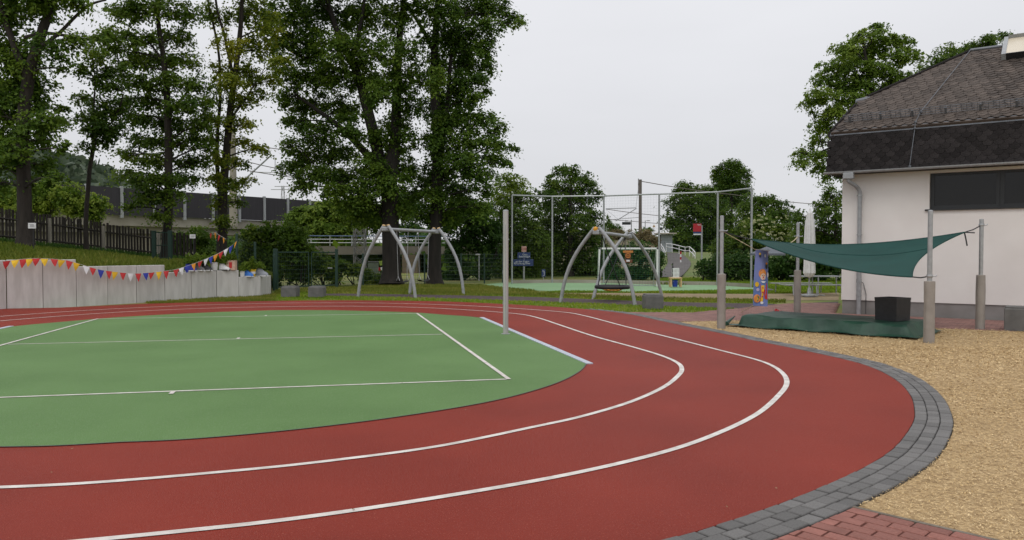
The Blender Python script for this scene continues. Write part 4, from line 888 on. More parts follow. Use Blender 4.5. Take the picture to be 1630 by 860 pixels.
p1 = zx([(40, 'r'), (78, 'y'), (125, 'r'), (160, 'y'), (195, 'r'), (238, 'y'), (282, 'r'), (327, 'y'), (362, 'r'), (403, 'y'), (455, 'w'), (492, 'r'), (532, 'b'), (570, 'r'), (608, 'y'), (648, 'r'), (686, 'w'), (725, 'r'), (763, 'b'), (798, 'r'), (836, 'y'), (872, 'r'), (925, 'r'), (955, 'w'), (985, 'b')])
p2 = [(280 + x / 3.307, c) for x, c in [(8, 'r'), (30, 'w'), (62, 'b'), (93, 'o'), (127, 'r'), (160, 'w'), (187, 'b'), (210, 'o'), (238, 'r'), (265, 'w'), (292, 'b'), (317, 'o')]]
def wallY(px):
    X = np.array([[815 + F * q[0] / q[1], q[1]] for q in wp]); return float(np.interp(px, X[:, 0], X[:, 1])) - .12
bpts = [(-30, 420), (11, 415.5), (24, 414), (38, 412.5), (59, 411.5), (85, 412.5), (109, 415), (122, 419), (137, 424), (161, 430), (196, 434.5), (219, 435.5), (241, 434), (264, 431.5), (280, 429.5), (298, 423.5), (318, 416.5), (337, 408.5), (352, 401.5), (368, 392), (377, 384)]
bunting(bpts, p1 + p2, [wallY(x) - (.1 if x < 300 else 0) for x, _ in bpts[:-1]] + [26.3], 'long string of coloured pennants hung along the concrete retaining wall', .2, .26)
bunting([(333, 372), (341, 369.5), (350, 375), (360, 381)], [(336, 'r'), (343, 'o'), (350, 'r'), (356.5, 'o')], [30.5, 30, 29.5, 29], 'short string of four pennants between the twin trunk tree and fence', .2, .25)

# plants in shoes and pots on the wall top
def pot(px, py, w, kind, m, label, leaf=L_light, lh=.38, m2=None, nleaf=520):
    Y = wallY(px) + .2; q = P(px, py, Y); 
    Xs = np.array([815 + F * a[0] / a[1] for a in wp]); i = int(np.clip(np.searchsorted(Xs, px) - 1, 0, len(wt) - 1)); q[2] = wt[i] + .012; s_ = Y / F
    W = w * s_ * 1.4
    t = thing('planted_' + kind, q, label, {'shoe': 'planted shoe', 'pot': 'plant pot', 'carton': 'planted carton'}[kind], 'planted containers on the retaining wall')
    if kind == 'shoe':
        b = MB(); rows = []
        for u, hw, hh in ((-.55, .2, .75), (-.45, .34, .95), (-.1, .36, 1.0), (.1, .34, .75), (.4, .34, .5), (.65, .28, .38), (.8, .1, .2)):
            rows.append([q + W * np.array([u, y, z]) for y, z in ((-hw, 0), (-hw, hh * .6), (-hw * .5, hh), (hw * .5, hh), (hw, hh * .6), (hw, 0))])
        b.grid(rows).build('upper', m, t, smooth=True)
        MB().prism([q[:2] + W * np.array(z) for z in ((-.58, -.36), (.5, -.38), (.82, -.12), (.82, .12), (.5, .38), (-.58, .36))], q[2] - .004, q[2] + .03).build('sole', m2 or M_white, t)
        top = q + np.array([-.2 * W, 0, W * .9])
    elif kind == 'pot':
        MB().lathe([(W * .36, 0), (W * .46, W * .9), (W * .5, W * .92), (W * .5, W * 1.05), (W * .42, W * 1.05), (W * .4, W * .8)], q, 14).build('pot', m, t)
        MB().lathe([(W * .41, W * .35), (W * .44, W * .7)], q, 14).build('band', m2 or M_white, t); top = q + np.array([0, 0, W])
    else:
        MB().box(q + np.array([0, 0, W * .6]), (W, W * .8, W * 1.2), bev=.008).build('carton', m, t)
        MB().box(q + np.array([.0, -W * .4, W * .62]), (W * .35, .012, W * .7), bev=.003).build('printed_panel', m2 or M_red, t); top = q + np.array([0, 0, W * 1.2])
    n = nleaf; d = basis(n); r_ = rng.random(n) ** .5; pos = top + np.stack([d[:, 0] * W * .7 * r_, d[:, 1] * W * .6 * r_, np.abs(d[:, 2]) * lh * r_], 1)
    quads('leaves', leafq(pos, .075, .04), leaf, rng.random(n), t)
def leafq(pos, L, Wd, flat=0.0, jit=.3):
    n = len(pos); a = basis(n); b = basis(n)
    if flat: a[:, 2] *= 1 - flat; b[:, 2] *= 1 - flat; a /= np.linalg.norm(a, axis=1)[:, None] + 1e-9
    b -= a * np.sum(a * b, 1)[:, None]; b /= np.linalg.norm(b, axis=1)[:, None] + 1e-9
    l = (L / 2 * (1 + rng.uniform(-jit, jit, n)))[:, None]; w = (Wd / 2 * (1 + rng.uniform(-jit, jit, n)))[:, None]
    return np.stack([pos - a * l, pos + b * w - a * l * .1, pos + a * l, pos - b * w - a * l * .1], 1)
pot(303, 434, 9, 'shoe', M_blue, 'dark blue planted shoe, first from the left on the wall'); pot(316, 434, 9, 'shoe', M_conc2, 'grey planted shoe behind the white pennant on the wall')
pot(328, 434, 9, 'shoe', M_planter, 'black and white planted shoe with low leaves on the wall'); pot(341, 434, 9, 'pot', M_whi, 'white plant pot with a drooping plant on the wall', L_mid)
pot(356, 433.5, 9, 'shoe', M_white, 'grey and black planted shoe beside the printed carton', L_light, .3, M_planter); pot(369, 433, 9.5, 'carton', mat('carton_pink', (.62, .42, .32), .7), 'pinkish printed carton with a bushy green plant on the wall', L_mid, .28, M_red, 420)
pot(385.5, 443, 6.5, 'pot', M_white, 'small pale pot with bright leaves at the wall step', L_light, .16); pot(393.5, 442.5, 9, 'shoe', mat('bright_blue', (.02, .16, .55), .5), 'bright blue planted shoe on the lowest wall step', L_light, .3)
pot(402, 442, 8, 'pot', M_yel, 'yellow rimmed white pot with tall grass on the lowest step', L_mid, .5, M_white, 500); pot(416, 441, 10, 'shoe', mat('trainer_grey', (.3, .32, .36), .6), 'light grey planted trainer with yellow leaves, last on the wall', L_light, .24, M_white, 420)

# ------------------------------------------------------------------ fences and signs on the bank
t = thing('picket_fence', fl[3], 'dark weathered wooden picket fence on the bank behind the wall', 'fence')
fln = np.array(fl[:6]); fpt = resample(fln, .155); b = MB()
tin = MB().box((0, 0, .6), (.085, .022, 1.2)); tin.v = [(x, y, z + (.06 if z > 1 and abs(x) < .02 else 0)) for x, y, z in tin.v]
pk = MB().prism([(-.05, -.011), (.05, -.011), (.05, .011), (-.05, .011)], 0, 1.27).build('picket', M_wood); me_pk = pk.data; bpy.data.objects.remove(pk)
d_ = np.gradient(fpt[:, :2], axis=0)
for i, q in enumerate(fpt):
    inst('picket', me_pk, t, None, M=Matrix.LocRotScale(Vector(q) + Vector((0, 0, random.uniform(-.02, .02))), Matrix.Rotation(math.atan2(d_[i][1], d_[i][0]), 3, 'Z').to_quaternion() @ Matrix.Rotation(random.uniform(-.02, .02), 3, 'Y').to_quaternion(), Vector((1, 1, random.uniform(.97, 1.03)))))
for z in (.3, .92):
    for a, c in zip(fpt[:-1:12], list(fpt[12::12])): MB().tube([a + (0, .045, z), c + (0, .045, z)], .035, 4).build('rail', M_wood, t)
for i in range(6, len(fpt), 17): MB().box(fpt[i] + (0, -.07, .55), (.13, .11, 1.2), bev=.012).build('post', M_concgrey, t)
def stake(px, py, Y, w, h, ht, label):
    c = P(px, py, Y); t = thing('notice_board', (c[0], Y, c[2] - ht), label, 'notice')
    MB().tube([c + (.03, .02, -ht), c + (.03, .02, 0)], .014, 6).build('stake', M_black, t)
    p = MB().box(c, (w, .012, h), bev=.002).build('board', M_white, t)
    for k in range(3): MB().box(c + (random.uniform(-.02, .02), -.009, h * (.22 - .2 * k)), (w * random.uniform(.5, .75), .004, h * .05)).build('lettering', M_frame, t)
stake(51, 359.5, 23.9, .24, .17, 1.0, 'white notice on a black stake before the thick leftmost trunk'); stake(306.5, 376.5, 27.5, .2, .14, .95, 'small white notice on a stake at the end of the picket fence')
def mesh_fence(pts, H, name, label, gaps=(), z0=0.0):
    t = thing(name, pts[0], label, 'fence'); pts = [np.array(q, float) for q in pts]
    for q in pts: MB().box(q + (0, 0, H / 2), (.07, .07, H + .08), bev=.01).build('post', M_gfence, t)
    for a, c in zip(pts[:-1], pts[1:]):
        b = MB(); d = c - a; L_ = np.linalg.norm(d); dn = d / L_
        for k in range(int(H / .2) + 1): z = .04 + k * .2; b.tube([a + (0, 0, z), c + (0, 0, z)], .007, 3, cap=False)
        for k in range(1, int(L_ / .09)): q = a + dn * k * .09; b.add([q - dn * .0035, q + dn * .0035, q + dn * .0035 + (0, 0, H), q - dn * .0035 + (0, 0, H)], [(0, 1, 2, 3)])
        b.build('mesh_panel', M_gfence, t, fixn=False)
    return t
fg0, fg1 = G(439, 461.5), G(536, 457.5)
t = thing('double_gate', (fg0 + fg1) / 2, 'dark green double wire mesh gate behind the concrete cubes', 'gate')
for q in (fg0, fg1): MB().box(q + (0, 0, .85), (.16 if q is fg0 else .11, .14, 1.7), bev=.015).build('gate_post', M_gfence, t)
gm = (fg0 * .46 + fg1 * .54)
for a, c in ((fg0, gm), (gm, fg1)):
    d = (c - a); dn = d / np.linalg.norm(d); a = a + dn * .1; c = c - dn * .05; lf = MB()
    for z in (.1, 1.55): lf.tube([a + (0, 0, z), c + (0, 0, z)], .025, 5)
    for q in (a, c): lf.tube([q + (0, 0, .1), q + (0, 0, 1.55)], .025, 5)
    o = lf.build('gate_leaf', M_gfence, t); wm = MB()
    for k in range(1, 8): wm.tube([a + (0, 0, .1 + .18 * k), c + (0, 0, .1 + .18 * k)], .007, 3, cap=False)
    for k in range(1, int(np.linalg.norm(c - a) / .09)): q = a + dn * .09 * k; wm.add([q - dn * .0035 + (0, 0, .1), q + dn * .0035 + (0, 0, .1), q + dn * .0035 + (0, 0, 1.55), q - dn * .0035 + (0, 0, 1.55)], [(0, 1, 2, 3)])
    wm.build('mesh', M_gfence, o, fixn=False)
MB().box(fg1 + (-.28, -.06, .85), (.2, .05, .05), bev=.01).build('handle', M_steel, t)
mesh_fence([G(536, 457.2), G(578, 455), G(618, 453.5), G(676, 452.5), G(734, 451.5), G(771, 450.5), G(800, 449.6)], 1.45, 'mesh_fence', 'dark green wire mesh fence running behind the swings and big trunks')
mesh_fence([np.array([P(x, 400, Y)[0], Y, z]) for x, Y, z in ((377, 27.6, .85), (406, 28.6, .55), (436, 30.2, .1))], 1.35, 'mesh_fence', 'dark green wire mesh fence behind the potted plants on the wall')
t = thing('garden_gate', (P(244, 400, 30.2)[0], 30.2, 1.1), 'narrow dark green gate in front of the picket fence on the bank', 'gate')
for x in (245.5, 271): c = P(x, 415, 30.2); MB().box((c[0], 30.2, c[2] + .55), (.14, .12, 1.25), bev=.012).build('gate_post', M_gfence, t)
a, c = P(248, 411, 30.2), P(268.5, 411, 30.2); b = MB()
for z in (0, .5, 1.0): b.tube([a + (0, 0, z), c + (0, 0, z)], .018, 4)
for k in range(6): q = a * (1 - k / 5) + c * k / 5; b.tube([q, q + (0, 0, 1.0)], .01, 4)
b.build('gate_leaf', M_gfence, t)

# station signs
Ys = 40.5
def spx(px, py): return P(px, py, Ys)
def panel(t, x0, y0, x1, y1, m, name, Y=Ys, dep=.05):
    a, c = P(x0, y0, Y), P(x1, y1, Y); return MB().box((a + c) / 2, (abs(c[0] - a[0]), dep, abs(a[2] - c[2])), bev=.01).build(name, m, t)
b_ = spx(834, 449); t = thing('station_sign', (b_[0], Ys, 0), 'blue station direction sign with two panels and a pale red logo plate', 'sign')
MB().tube([(b_[0], Ys + .05, 0), (b_[0], Ys + .05, spx(834, 395)[2])], .05, 10).build('pole', M_steel, t)
panel(t, 823.8, 402.2, 844.3, 411.8, M_signblue, 'upper_panel'); panel(t, 817, 413, 849, 423.6, M_signblue, 'lower_panel'); lp = panel(t, 830.2, 392.3, 838, 401.2, M_pink, 'logo_plate')
text('DB', .2, spx(834.1, 396.8) + (0, -.035, 0), FACE, M_dkred, t)
text('Gleis', .13, spx(835.5, 405.6) + (0, -.035, 0), FACE, M_text, t); text('Bahnsteig', .13, spx(833.5, 408.8) + (0, -.035, 0), FACE, M_text, t)
text('zu den Zügen', .13, spx(831.5, 416.4) + (0, -.035, 0), FACE, M_text, t); text('Richtung Gleis', .13, spx(832.5, 419.6) + (0, -.035, 0), FACE, M_text, t)
text('←', .2, spx(820.5, 419.5) + (0, -.035, 0), FACE, M_text, t); text('↗', .16, spx(842, 408.8) + (0, -.035, 0), FACE, M_text, t)
q = spx(865, 448); t = thing('waste_sign', (q[0], Ys, 0), 'small blue plate with a pale pictogram on a low post', 'sign')
MB().tube([(q[0], Ys + .03, 0), (q[0], Ys + .03, spx(865, 432)[2])], .025, 8).build('pole', M_steel, t); panel(t, 862.2, 429.2, 868.2, 441, M_signblue, 'plate')
b = MB(); c = spx(865, 435.5); b.tube([c + (-.05, -.03, .12), c + (.03, -.03, .14), c + (.05, -.03, -.1), c + (-.04, -.03, -.14)], .014, 4); b.build('pictogram', M_text, t)
Yr = 62; q = P(1117, 416, Yr); t = thing('platform_sign', q, 'tall red platform sign with a blue band on a pale post', 'sign')
MB().tube([q, (q[0], Yr + .05, P(1117, 359, Yr)[2])], .065, 10).build('pole', M_steel2, t); panel(t, 1103.4, 356.3, 1116.3, 369, M_signred, 'red_panel', Yr); panel(t, 1103.6, 369.3, 1116.1, 371.8, M_signblue, 'blue_band', Yr); panel(t, 1103.8, 372.2, 1116, 374.4, M_text, 'white_strip', Yr)
text('WC', .18, P(1113.2, 358.4, Yr) + (0, -.04, 0), FACE, M_text, t)
Yl = 41.5; q = P(762.5, 449, Yl); q[2] = 0; t = thing('path_lamp', q, 'short grey path lamp with a flat white head behind the mesh fence', 'lamp'); z1 = P(762, 406, Yl)[2]
MB().tube([q, q + (0, 0, z1)], .04, 10).build('pole', M_steel, t); MB().box(q + (-.06, -.03, z1 + .02), (.26, .16, .07), bev=.02).build('head', M_white, t)

# ------------------------------------------------------------------ railway structures behind
bar = [np.array([-42.0, 42.0]), np.array([-33.0, 54.0]), np.array([-19.7, 73.0]), np.array([-14.9, 80.0])]
bp = resample(bar, 2.55); t = thing('noise_barrier', (*bp[0], 3.9), 'dark railway noise barrier of black panels on a pale concrete parapet', 'noise barrier')
zb0, zb1 = 4.35, 6.5
for i in range(len(bp) - 1):
    a, c = bp[i], bp[i + 1]; d = (c - a) / np.linalg.norm(c - a)
    MB().slab([(*(a + d * .09), zb0), (*(c - d * .09), zb0), (*(c - d * .09), zb1 - .08), (*(a + d * .09), zb1 - .08)], (-.1, .08, 0)).build('barrier_panel', M_blacknoise, t)
    MB().box((*a, (zb0 + zb1) / 2 - .1), (.2, .22, zb1 - zb0 + .25), rz=math.atan2(d[1], d[0]), bev=.02).build('barrier_post', M_steel2, t)
MB().slab([(*bp[0], 3.55), (*bp[-1], 3.55), (*bp[-1], 4.34), (*bp[0], 4.34)], (-.5, .4, 0)).build('parapet', M_concgrey, t)
t = thing('railway_viaduct', (*bp[5], 0), 'pale concrete railway viaduct carrying the dark barrier, behind the picket fence', 'viaduct')
off = np.array([.35, -.25]); bb_ = [bp[0] + off, bp[-1] + off]
MB().slab([(*(bp[0] - off), 3.0), (*(bp[-1] - off), 3.0), (*(bp[-1] - off), 3.54), (*(bp[0] - off), 3.54)], (-3.5, 2.5, 0)).build('deck_beam', M_concgrey, t)
MB().slab([(*(bp[0] - off * 2.4), 0), (*(bp[int(len(bp) * .62)] - off * 2.4), 0), (*(bp[int(len(bp) * .62)] - off * 2.4), 2.99), (*(bp[0] - off * 2.4), 2.99)], (-1, .7, 0)).build('abutment', mat('abutment', (.3, .27, .21), .9), t)
Yf = 56; a, c = P(490, 392, Yf), P(760, 394, Yf + 3)
t = thing('station_footbridge', (a[0], Yf, 0), 'concrete railway bridge with blue topped railings behind the large trunk', 'bridge')
zd = a[2]; MB().slab([(a[0], a[1], zd), (c[0], c[1], zd), (c[0], c[1], zd - .62), (a[0], a[1], zd - .62)], (0, 3, 0)).build('deck', mat('dark_concrete', (.15, .135, .11), .9, (.09, .08, .065), .8), t)  # deck has its own darker concrete, mottled by noise
M_bluer = mat('blue_rail', (.1, .16, .3), .5)
for k, m_ in ((.25, M_steel), (.5, M_steel), (.75, M_bluer)): MB().tube([(a[0], a[1], zd + k), (c[0], c[1], zd + k)], .032, 6).build('rail', m_, t)
for k in range(9): q = a * (1 - k / 8) + c * k / 8; MB().tube([(q[0], q[1], zd), (q[0], q[1], zd + .75)], .04, 6).build('rail_post', M_steel, t)
MB().slab([(P(640, 430, 57)[0], 57, -.1), (P(665, 430, 57)[0], 57, -.1), (P(665, 430, 57)[0], 57, zd - .63), (P(640, 430, 57)[0], 57, zd - .63)], (0, 2, 0)).build('pier', mat('sandstone', (.17, .13, .085), .9, (.12, .09, .06), 1.5), t)
# lattice mast
def lattice(t, base, w, h, nseg, m, r=.035):
    b = MB(); cs_ = [(-w, -w), (w, -w), (w, w), (-w, w)]
    for x, y in cs_: b.tube([base + (x, y, 0), base + (x, y, h)], r, 4)
    for k in range(nseg):
        z0, z1 = h * k / nseg, h * (k + 1) / nseg
        for i in range(4): p, q = cs_[i], cs_[(i + 1) % 4]; b.tube([base + (*p, z0), base + (*q, z1)], r * .7, 4, cap=False); b.tube([base + (*q, z0), base + (*p, z1)], r * .7, 4, cap=False)
    return b
Yk = 52
for px, hh, lb, top in ((573, 2.9, 'grey lattice mast standing before the bridge railings, left of the large trunk', 364),):
    base = np.array([P(px, 425, Yk)[0], Yk, 0]); t = thing('lattice_mast', base, lb, 'mast'); h = P(px, top, Yk)[2]
    lattice(t, base, .35, h, 5, M_steel).build('lattice', M_conc2, t, fixn=False); MB().box(base + (0, 0, .05), (.9, .9, .3), bev=.03).build('footing', M_concgrey, t)
q = np.array([P(594, 433, 44)[0], 44, -.03]); t = thing('cable_cabinet', q, 'grey green cable cabinet behind the mesh fence by the trunk', 'cabinet')
MB().box(q + (0, 0, .5), (.55, .35, 1.0), bev=.02).build('body', mat('cabinet_green', (.16, .19, .15), .6), t); MB().box(q + (0, 0, 1.02), (.6, .4, .05), bev=.01).build('lid', M_conc2, t)
q = np.array([P(604, 428, 46)[0], 46, 0]); t = thing('warning_board', q, 'red and white striped barrier board beside the large trunk', 'sign'); z = P(604, 428.5, 46)[2]
for k in range(3): MB().box((q[0] + (k - 1) * .13, 46, z), (.125, .03, .2), bev=.004).build('stripe', M_white if k != 1 else M_signred, t)
MB().tube([q, (q[0], 46.03, z)], .02, 6).build('post', M_steel, t)
# catenary masts, wires
Ym = 58; q = P(372, 400, Ym); q[2] = 3.5; zt = P(372, 200, Ym)[2]
t = thing('catenary_mast', q, 'pale railway catenary mast with a slanting arm behind the twin trunk tree', 'mast')
MB().tube([q, (q[0], Ym, zt)], [.3, .2], 10).build('pole', M_concgrey, t, smooth=True)
a, c = P(374, 300, Ym), P(432, 247, Ym); MB().tube([a, c], .06, 6).build('arm', M_steel2, t); MB().tube([P(374, 238, Ym), c], .035, 6).build('stay', M_steel2, t)
MB().tube([c, P(438, 252, Ym), P(438, 272, Ym), P(441, 279, Ym)], .03, 5).build('dropper', M_steel, t); MB().tube([P(405, 274, Ym), P(445, 275, Ym)], .03, 5).build('steady_arm', M_steel, t)
MB().lathe([(.05, 0), (.1, .03), (.05, .06), (.1, .09), (.05, .12), (.1, .15), (.05, .2)], P(441, 277, Ym), 8).build('insulator', M_frame, t)
Ym2 = 78; q = P(1019, 372, Ym2); zt = P(1019, 286, Ym2)[2]; q[2] -= 1
t = thing('catenary_mast', q, 'brown grey catenary mast rising above the dry railway embankment', 'mast')
M_mast = mat('weathered_mast', (.13, .11, .095), .8); MB().tube([q, (q[0], Ym2, zt)], [.17, .15], 10).build('pole', M_mast, t, smooth=True); MB().tube([(q[0] - .2, Ym2, zt - 1.5), (q[0] - .2, Ym2, zt + .1)], .04, 5).build('pole_bracket', M_mast, t)
MB().tube([P(1013, 331, Ym2), P(964, 332.5, Ym2)], .045, 5).build('arm', M_steel, t); MB().tube([P(1013, 332, Ym2), P(980, 352, Ym2)], .045, 5).build('brace', M_steel, t); MB().tube([P(1019, 346, Ym2), P(972, 350, Ym2)], .03, 5).build('steady_arm', M_steel, t); MB().tube([P(1017, 292, Ym2), P(1012, 332, Ym2)], .015, 4).build('hanger', M_steel, t); MB().tube([P(965, 334, Ym2), P(985, 350, Ym2)], .012, 4).build('hanger', M_steel, t)
def wire(pts, label, r=.03):
    t = MB().tube(catmull([P(*p) for p in pts], 6), r, 4).build('overhead_wire', M_mast, fixn=False); tag(t, label, 'wire')
wire([(1022, 289, 78), (1100, 302, 84), (1190, 313, 90), (1260, 322, 96), (1340, 328, 102)], 'single wire running right from the tall brown mast top', .04)
wire([(380, 224, 57), (432, 236, 60), (520, 246, 66)], 'topmost thin wire crossing the sky gap left of the big trees')
wire([(395, 258, 57), (440, 268, 60), (520, 280, 66)], 'thin wire at arm height in the sky gap by the mast')
wire([(395, 272, 57), (440, 279, 60), (520, 290, 66)], 'lowest thin wire in the sky gap by the slanting mast arm')
wire([(965, 333, 77), (1000, 338, 80), (1060, 345, 88)], 'contact wire beside the brown mast, upper one'); wire([(965, 349, 77), (1000, 352, 80), (1060, 357, 88)], 'contact wire beside the brown mast, lower one')
# platform lamp, display, warning triangle, shelter, railings, bollard
q = P(1027, 372, 82); q[2] -= .6; t = thing('platform_lamp', q, 'thin platform lamp post right of the brown mast', 'lamp'); z1 = P(1027, 351.5, 82)[2]
MB().tube([q, (q[0], 82, z1), (q[0] + .28, 82, z1 + .02)], .05, 6).build('pole', M_steel, t); MB().box((q[0] + .32, 82, z1), (.34, .2, .08), bev=.02).build('head', M_steel2, t)
q = P(1005, 372, 80); q[2] -= .6; t = thing('train_display', q, 'dark platform display board hanging from a short post', 'display'); z1 = P(1005, 350, 80)[2]
MB().tube([q, (q[0], 80, z1)], .06, 6).build('pole', M_steel, t); panel(t, 990.3, 353.6, 1003.8, 358, M_frame, 'screen', 80, .12); a = P(997, 351.8, 80); MB().box(a, (.3, .1, .12), bev=.02).build('top_box', M_steel2, t); MB().tube([P(1003.8, 355, 80), (q[0], 80, P(1004, 355, 80)[2])], .03, 5).build('bracket', M_steel, t)
q = P(1041, 374, 90); q[2] -= .6; t = thing('warning_sign', q, 'small yellow warning triangle above the grey shelter roof', 'sign'); c = P(1041, 360, 90)
MB().tube([q, c + (0, .04, 0)], .03, 5).build('pole', M_steel, t); w = .19; MB().slab([c + (-w, 0, -w * .7), c + (w, 0, -w * .7), c + (0, 0, w)], (0, .02, 0)).build('plate', mat('sign_ochre', (.6, .4, .2), .6), t); MB().slab([c + (-w * .3, -.006, -w * .45), c + (w * .3, -.006, -w * .45), c + (0, -.006, w * .3)], (0, .004, 0)).build('symbol', M_frame, t)
Yh = 112; a, c = P(1052, 404, Yh), P(1070, 404, Yh); zt = P(1060, 373, Yh)[2]; t = thing('waiting_shelter', (a + c) / 2, 'pale grey corrugated waiting shelter at the top of the ramp', 'shelter')
b = MB(); n = 36
for k in range(n): x = a[0] + (c[0] - a[0]) * (k + .5) / n; b.box((x, Yh, (a[2] + zt) / 2 - .3), ((c[0] - a[0]) / n * .99, .1 if k % 2 else .05, zt - a[2] + .5))
o = b.build('corrugated_wall', mat('pale_sheet', (.38, .41, .44), .6), t); MB().box(((a[0] + c[0]) / 2 - .2, Yh, zt + .08), (c[0] - a[0] + 1.2, 2.4, .18), bev=.03).build('roof', M_concgrey, t); panel(t, 1049.5, 362, 1054, 366.5, M_frame, 'display', Yh - 1, .2)
MB().box(((a[0] + c[0]) / 2, Yh + 1, (a[2] + zt) / 2 - .3), (c[0] - a[0], .08, zt - a[2] + .5)).build('back_wall', M_conc2, t)
def railing(pts, H, label):
    pts = [np.array(q) for q in pts]; t = thing('ramp_railing', pts[0], label, 'railing'); 
    for k in (H, H * .55): MB().tube([q + (0, 0, k) for q in pts], .05, 6).build('rail', M_white, t)
    for q in pts: MB().tube([q + (0, 0, -.1), q + (0, 0, H)], .05, 6).build('rail_post', M_white, t)
railing([P(x, y + 11.6 * (100 / Y), Y) for x, y, Y in ((1060.5, 388.6, 106), (1070, 389.5, 102), (1081, 392, 98), (1090.5, 394.5, 94), (1097.5, 393.8, 90), (1103, 398.5, 86), (1106.3, 402.5, 82))], 1.0, 'long white tubular railing curving down the right of the ramp')
railing([P(x, y + 12, Y) for x, y, Y in ((1052, 388, 106), (1056, 395, 98), (1059, 403, 92))], 1.0, 'short white tubular railing left of the ramp top')
q = GS(1083.5, 418); t = thing('striped_bollard', q, 'red and white striped bollard in the middle of the ramp', 'bollard')
for k in range(4): MB().tube([q + (0, 0, k * .25), q + (0, 0, k * .25 + .25)], .07, 8).build('band', M_white if k % 2 == 0 else M_signred, t)
# far power pylon
base = np.array([P(451, 400, 420)[0], 420, 0]); zt = P(451, 296, 420)[2]; t = thing('power_pylon', base, 'tiny far power pylon in the sky gap above the barrier', 'pylon')
b = MB(); W0 = 3.0
for x, y in ((-1, -1), (1, -1), (1, 1), (-1, 1)): b.tube([base + (x * W0, y * W0, 0), base + (x * .8, y * .8, zt * .8), base + (x * .5, y * .5, zt)], .16, 4)
for k in range(8):
    f0_, f1_ = k / 8, (k + 1) / 8; w0, w1 = W0 * (1 - f0_) + .5 * f0_, W0 * (1 - f1_) + .5 * f1_; b.tube([base + (-w0, 0, zt * f0_), base + (w1, 0, zt * f1_)], .1, 3); b.tube([base + (w0, 0, zt * f0_), base + (-w1, 0, zt * f1_)], .1, 3)
b.build('tower', mat('far_steel', (.4, .41, .42), .7), t, fixn=False)
for z, w in ((zt - .3, 4.5), (zt - 2.0, 6.5)): MB().tube([base + (-w, 0, z), base + (w, 0, z)], .2, 4).build('arm', MATS['far_steel'], t)

# ------------------------------------------------------------------ trees, shrubs and hedges
def leafn(pos, nrm, L, Wd, jit=.35):
    """leaf quads lying roughly across the given normals"""
    n = len(pos); nrm = nrm + rng.normal(0, .42, (n, 3)); nrm /= np.linalg.norm(nrm, axis=1)[:, None] + 1e-9
    a = basis(n); a -= nrm * np.sum(a * nrm, 1)[:, None]; a /= np.linalg.norm(a, axis=1)[:, None] + 1e-9; b = np.cross(nrm, a)
    l = (L / 2 * (1 + rng.uniform(-jit, jit, n)))[:, None]; w = (Wd / 2 * (1 + rng.uniform(-jit, jit, n)))[:, None]
    return np.stack([pos - a * l, pos + b * w - a * l * .15, pos + a * l, pos - b * w - a * l * .15], 1)
def sprays(cen, R, nsub, rad, per, L, Wd, tint, flat=.55, droop=.25):
    """leaf tufts inside an ellipsoid: nsub small drooping tufts of `per` leaves, thicker towards the outside of the clump"""
    d = basis(nsub); r_ = rng.random(nsub) ** .4; sc = cen + d * r_[:, None] * R
    hue = np.clip(rng.normal(tint, .16, nsub), 0, 1)
    rr_ = rad * rng.uniform(.6, 1.3, nsub); k = nsub * per; idx = np.repeat(np.arange(nsub), per)
    up = d * .55 + np.array([0, 0, .75]) + rng.normal(0, .2, (nsub, 3)); up /= np.linalg.norm(up, axis=1)[:, None]
    e = basis(nsub); e -= up * np.sum(e * up, 1)[:, None]; e /= np.linalg.norm(e, axis=1)[:, None]; f = np.cross(up, e)
    a = rng.uniform(0, 2 * np.pi, k); q = np.abs(rng.normal(0, .52, k)); q = np.minimum(q, 1.4)
    x = (q * np.cos(a))[:, None]; y = (q * np.sin(a))[:, None]; h = (rng.normal(0, .13, k) - droop * q ** 2)[:, None]
    off = (e[idx] * x + f[idx] * y + up[idx] * h) * rr_[idx][:, None]
    nn = up[idx] + (e[idx] * x + f[idx] * y) * .6
    return leafn(sc[idx] + off, nn, L, Wd), np.clip(hue[idx] + rng.normal(0, .09, k), 0, 1), sc
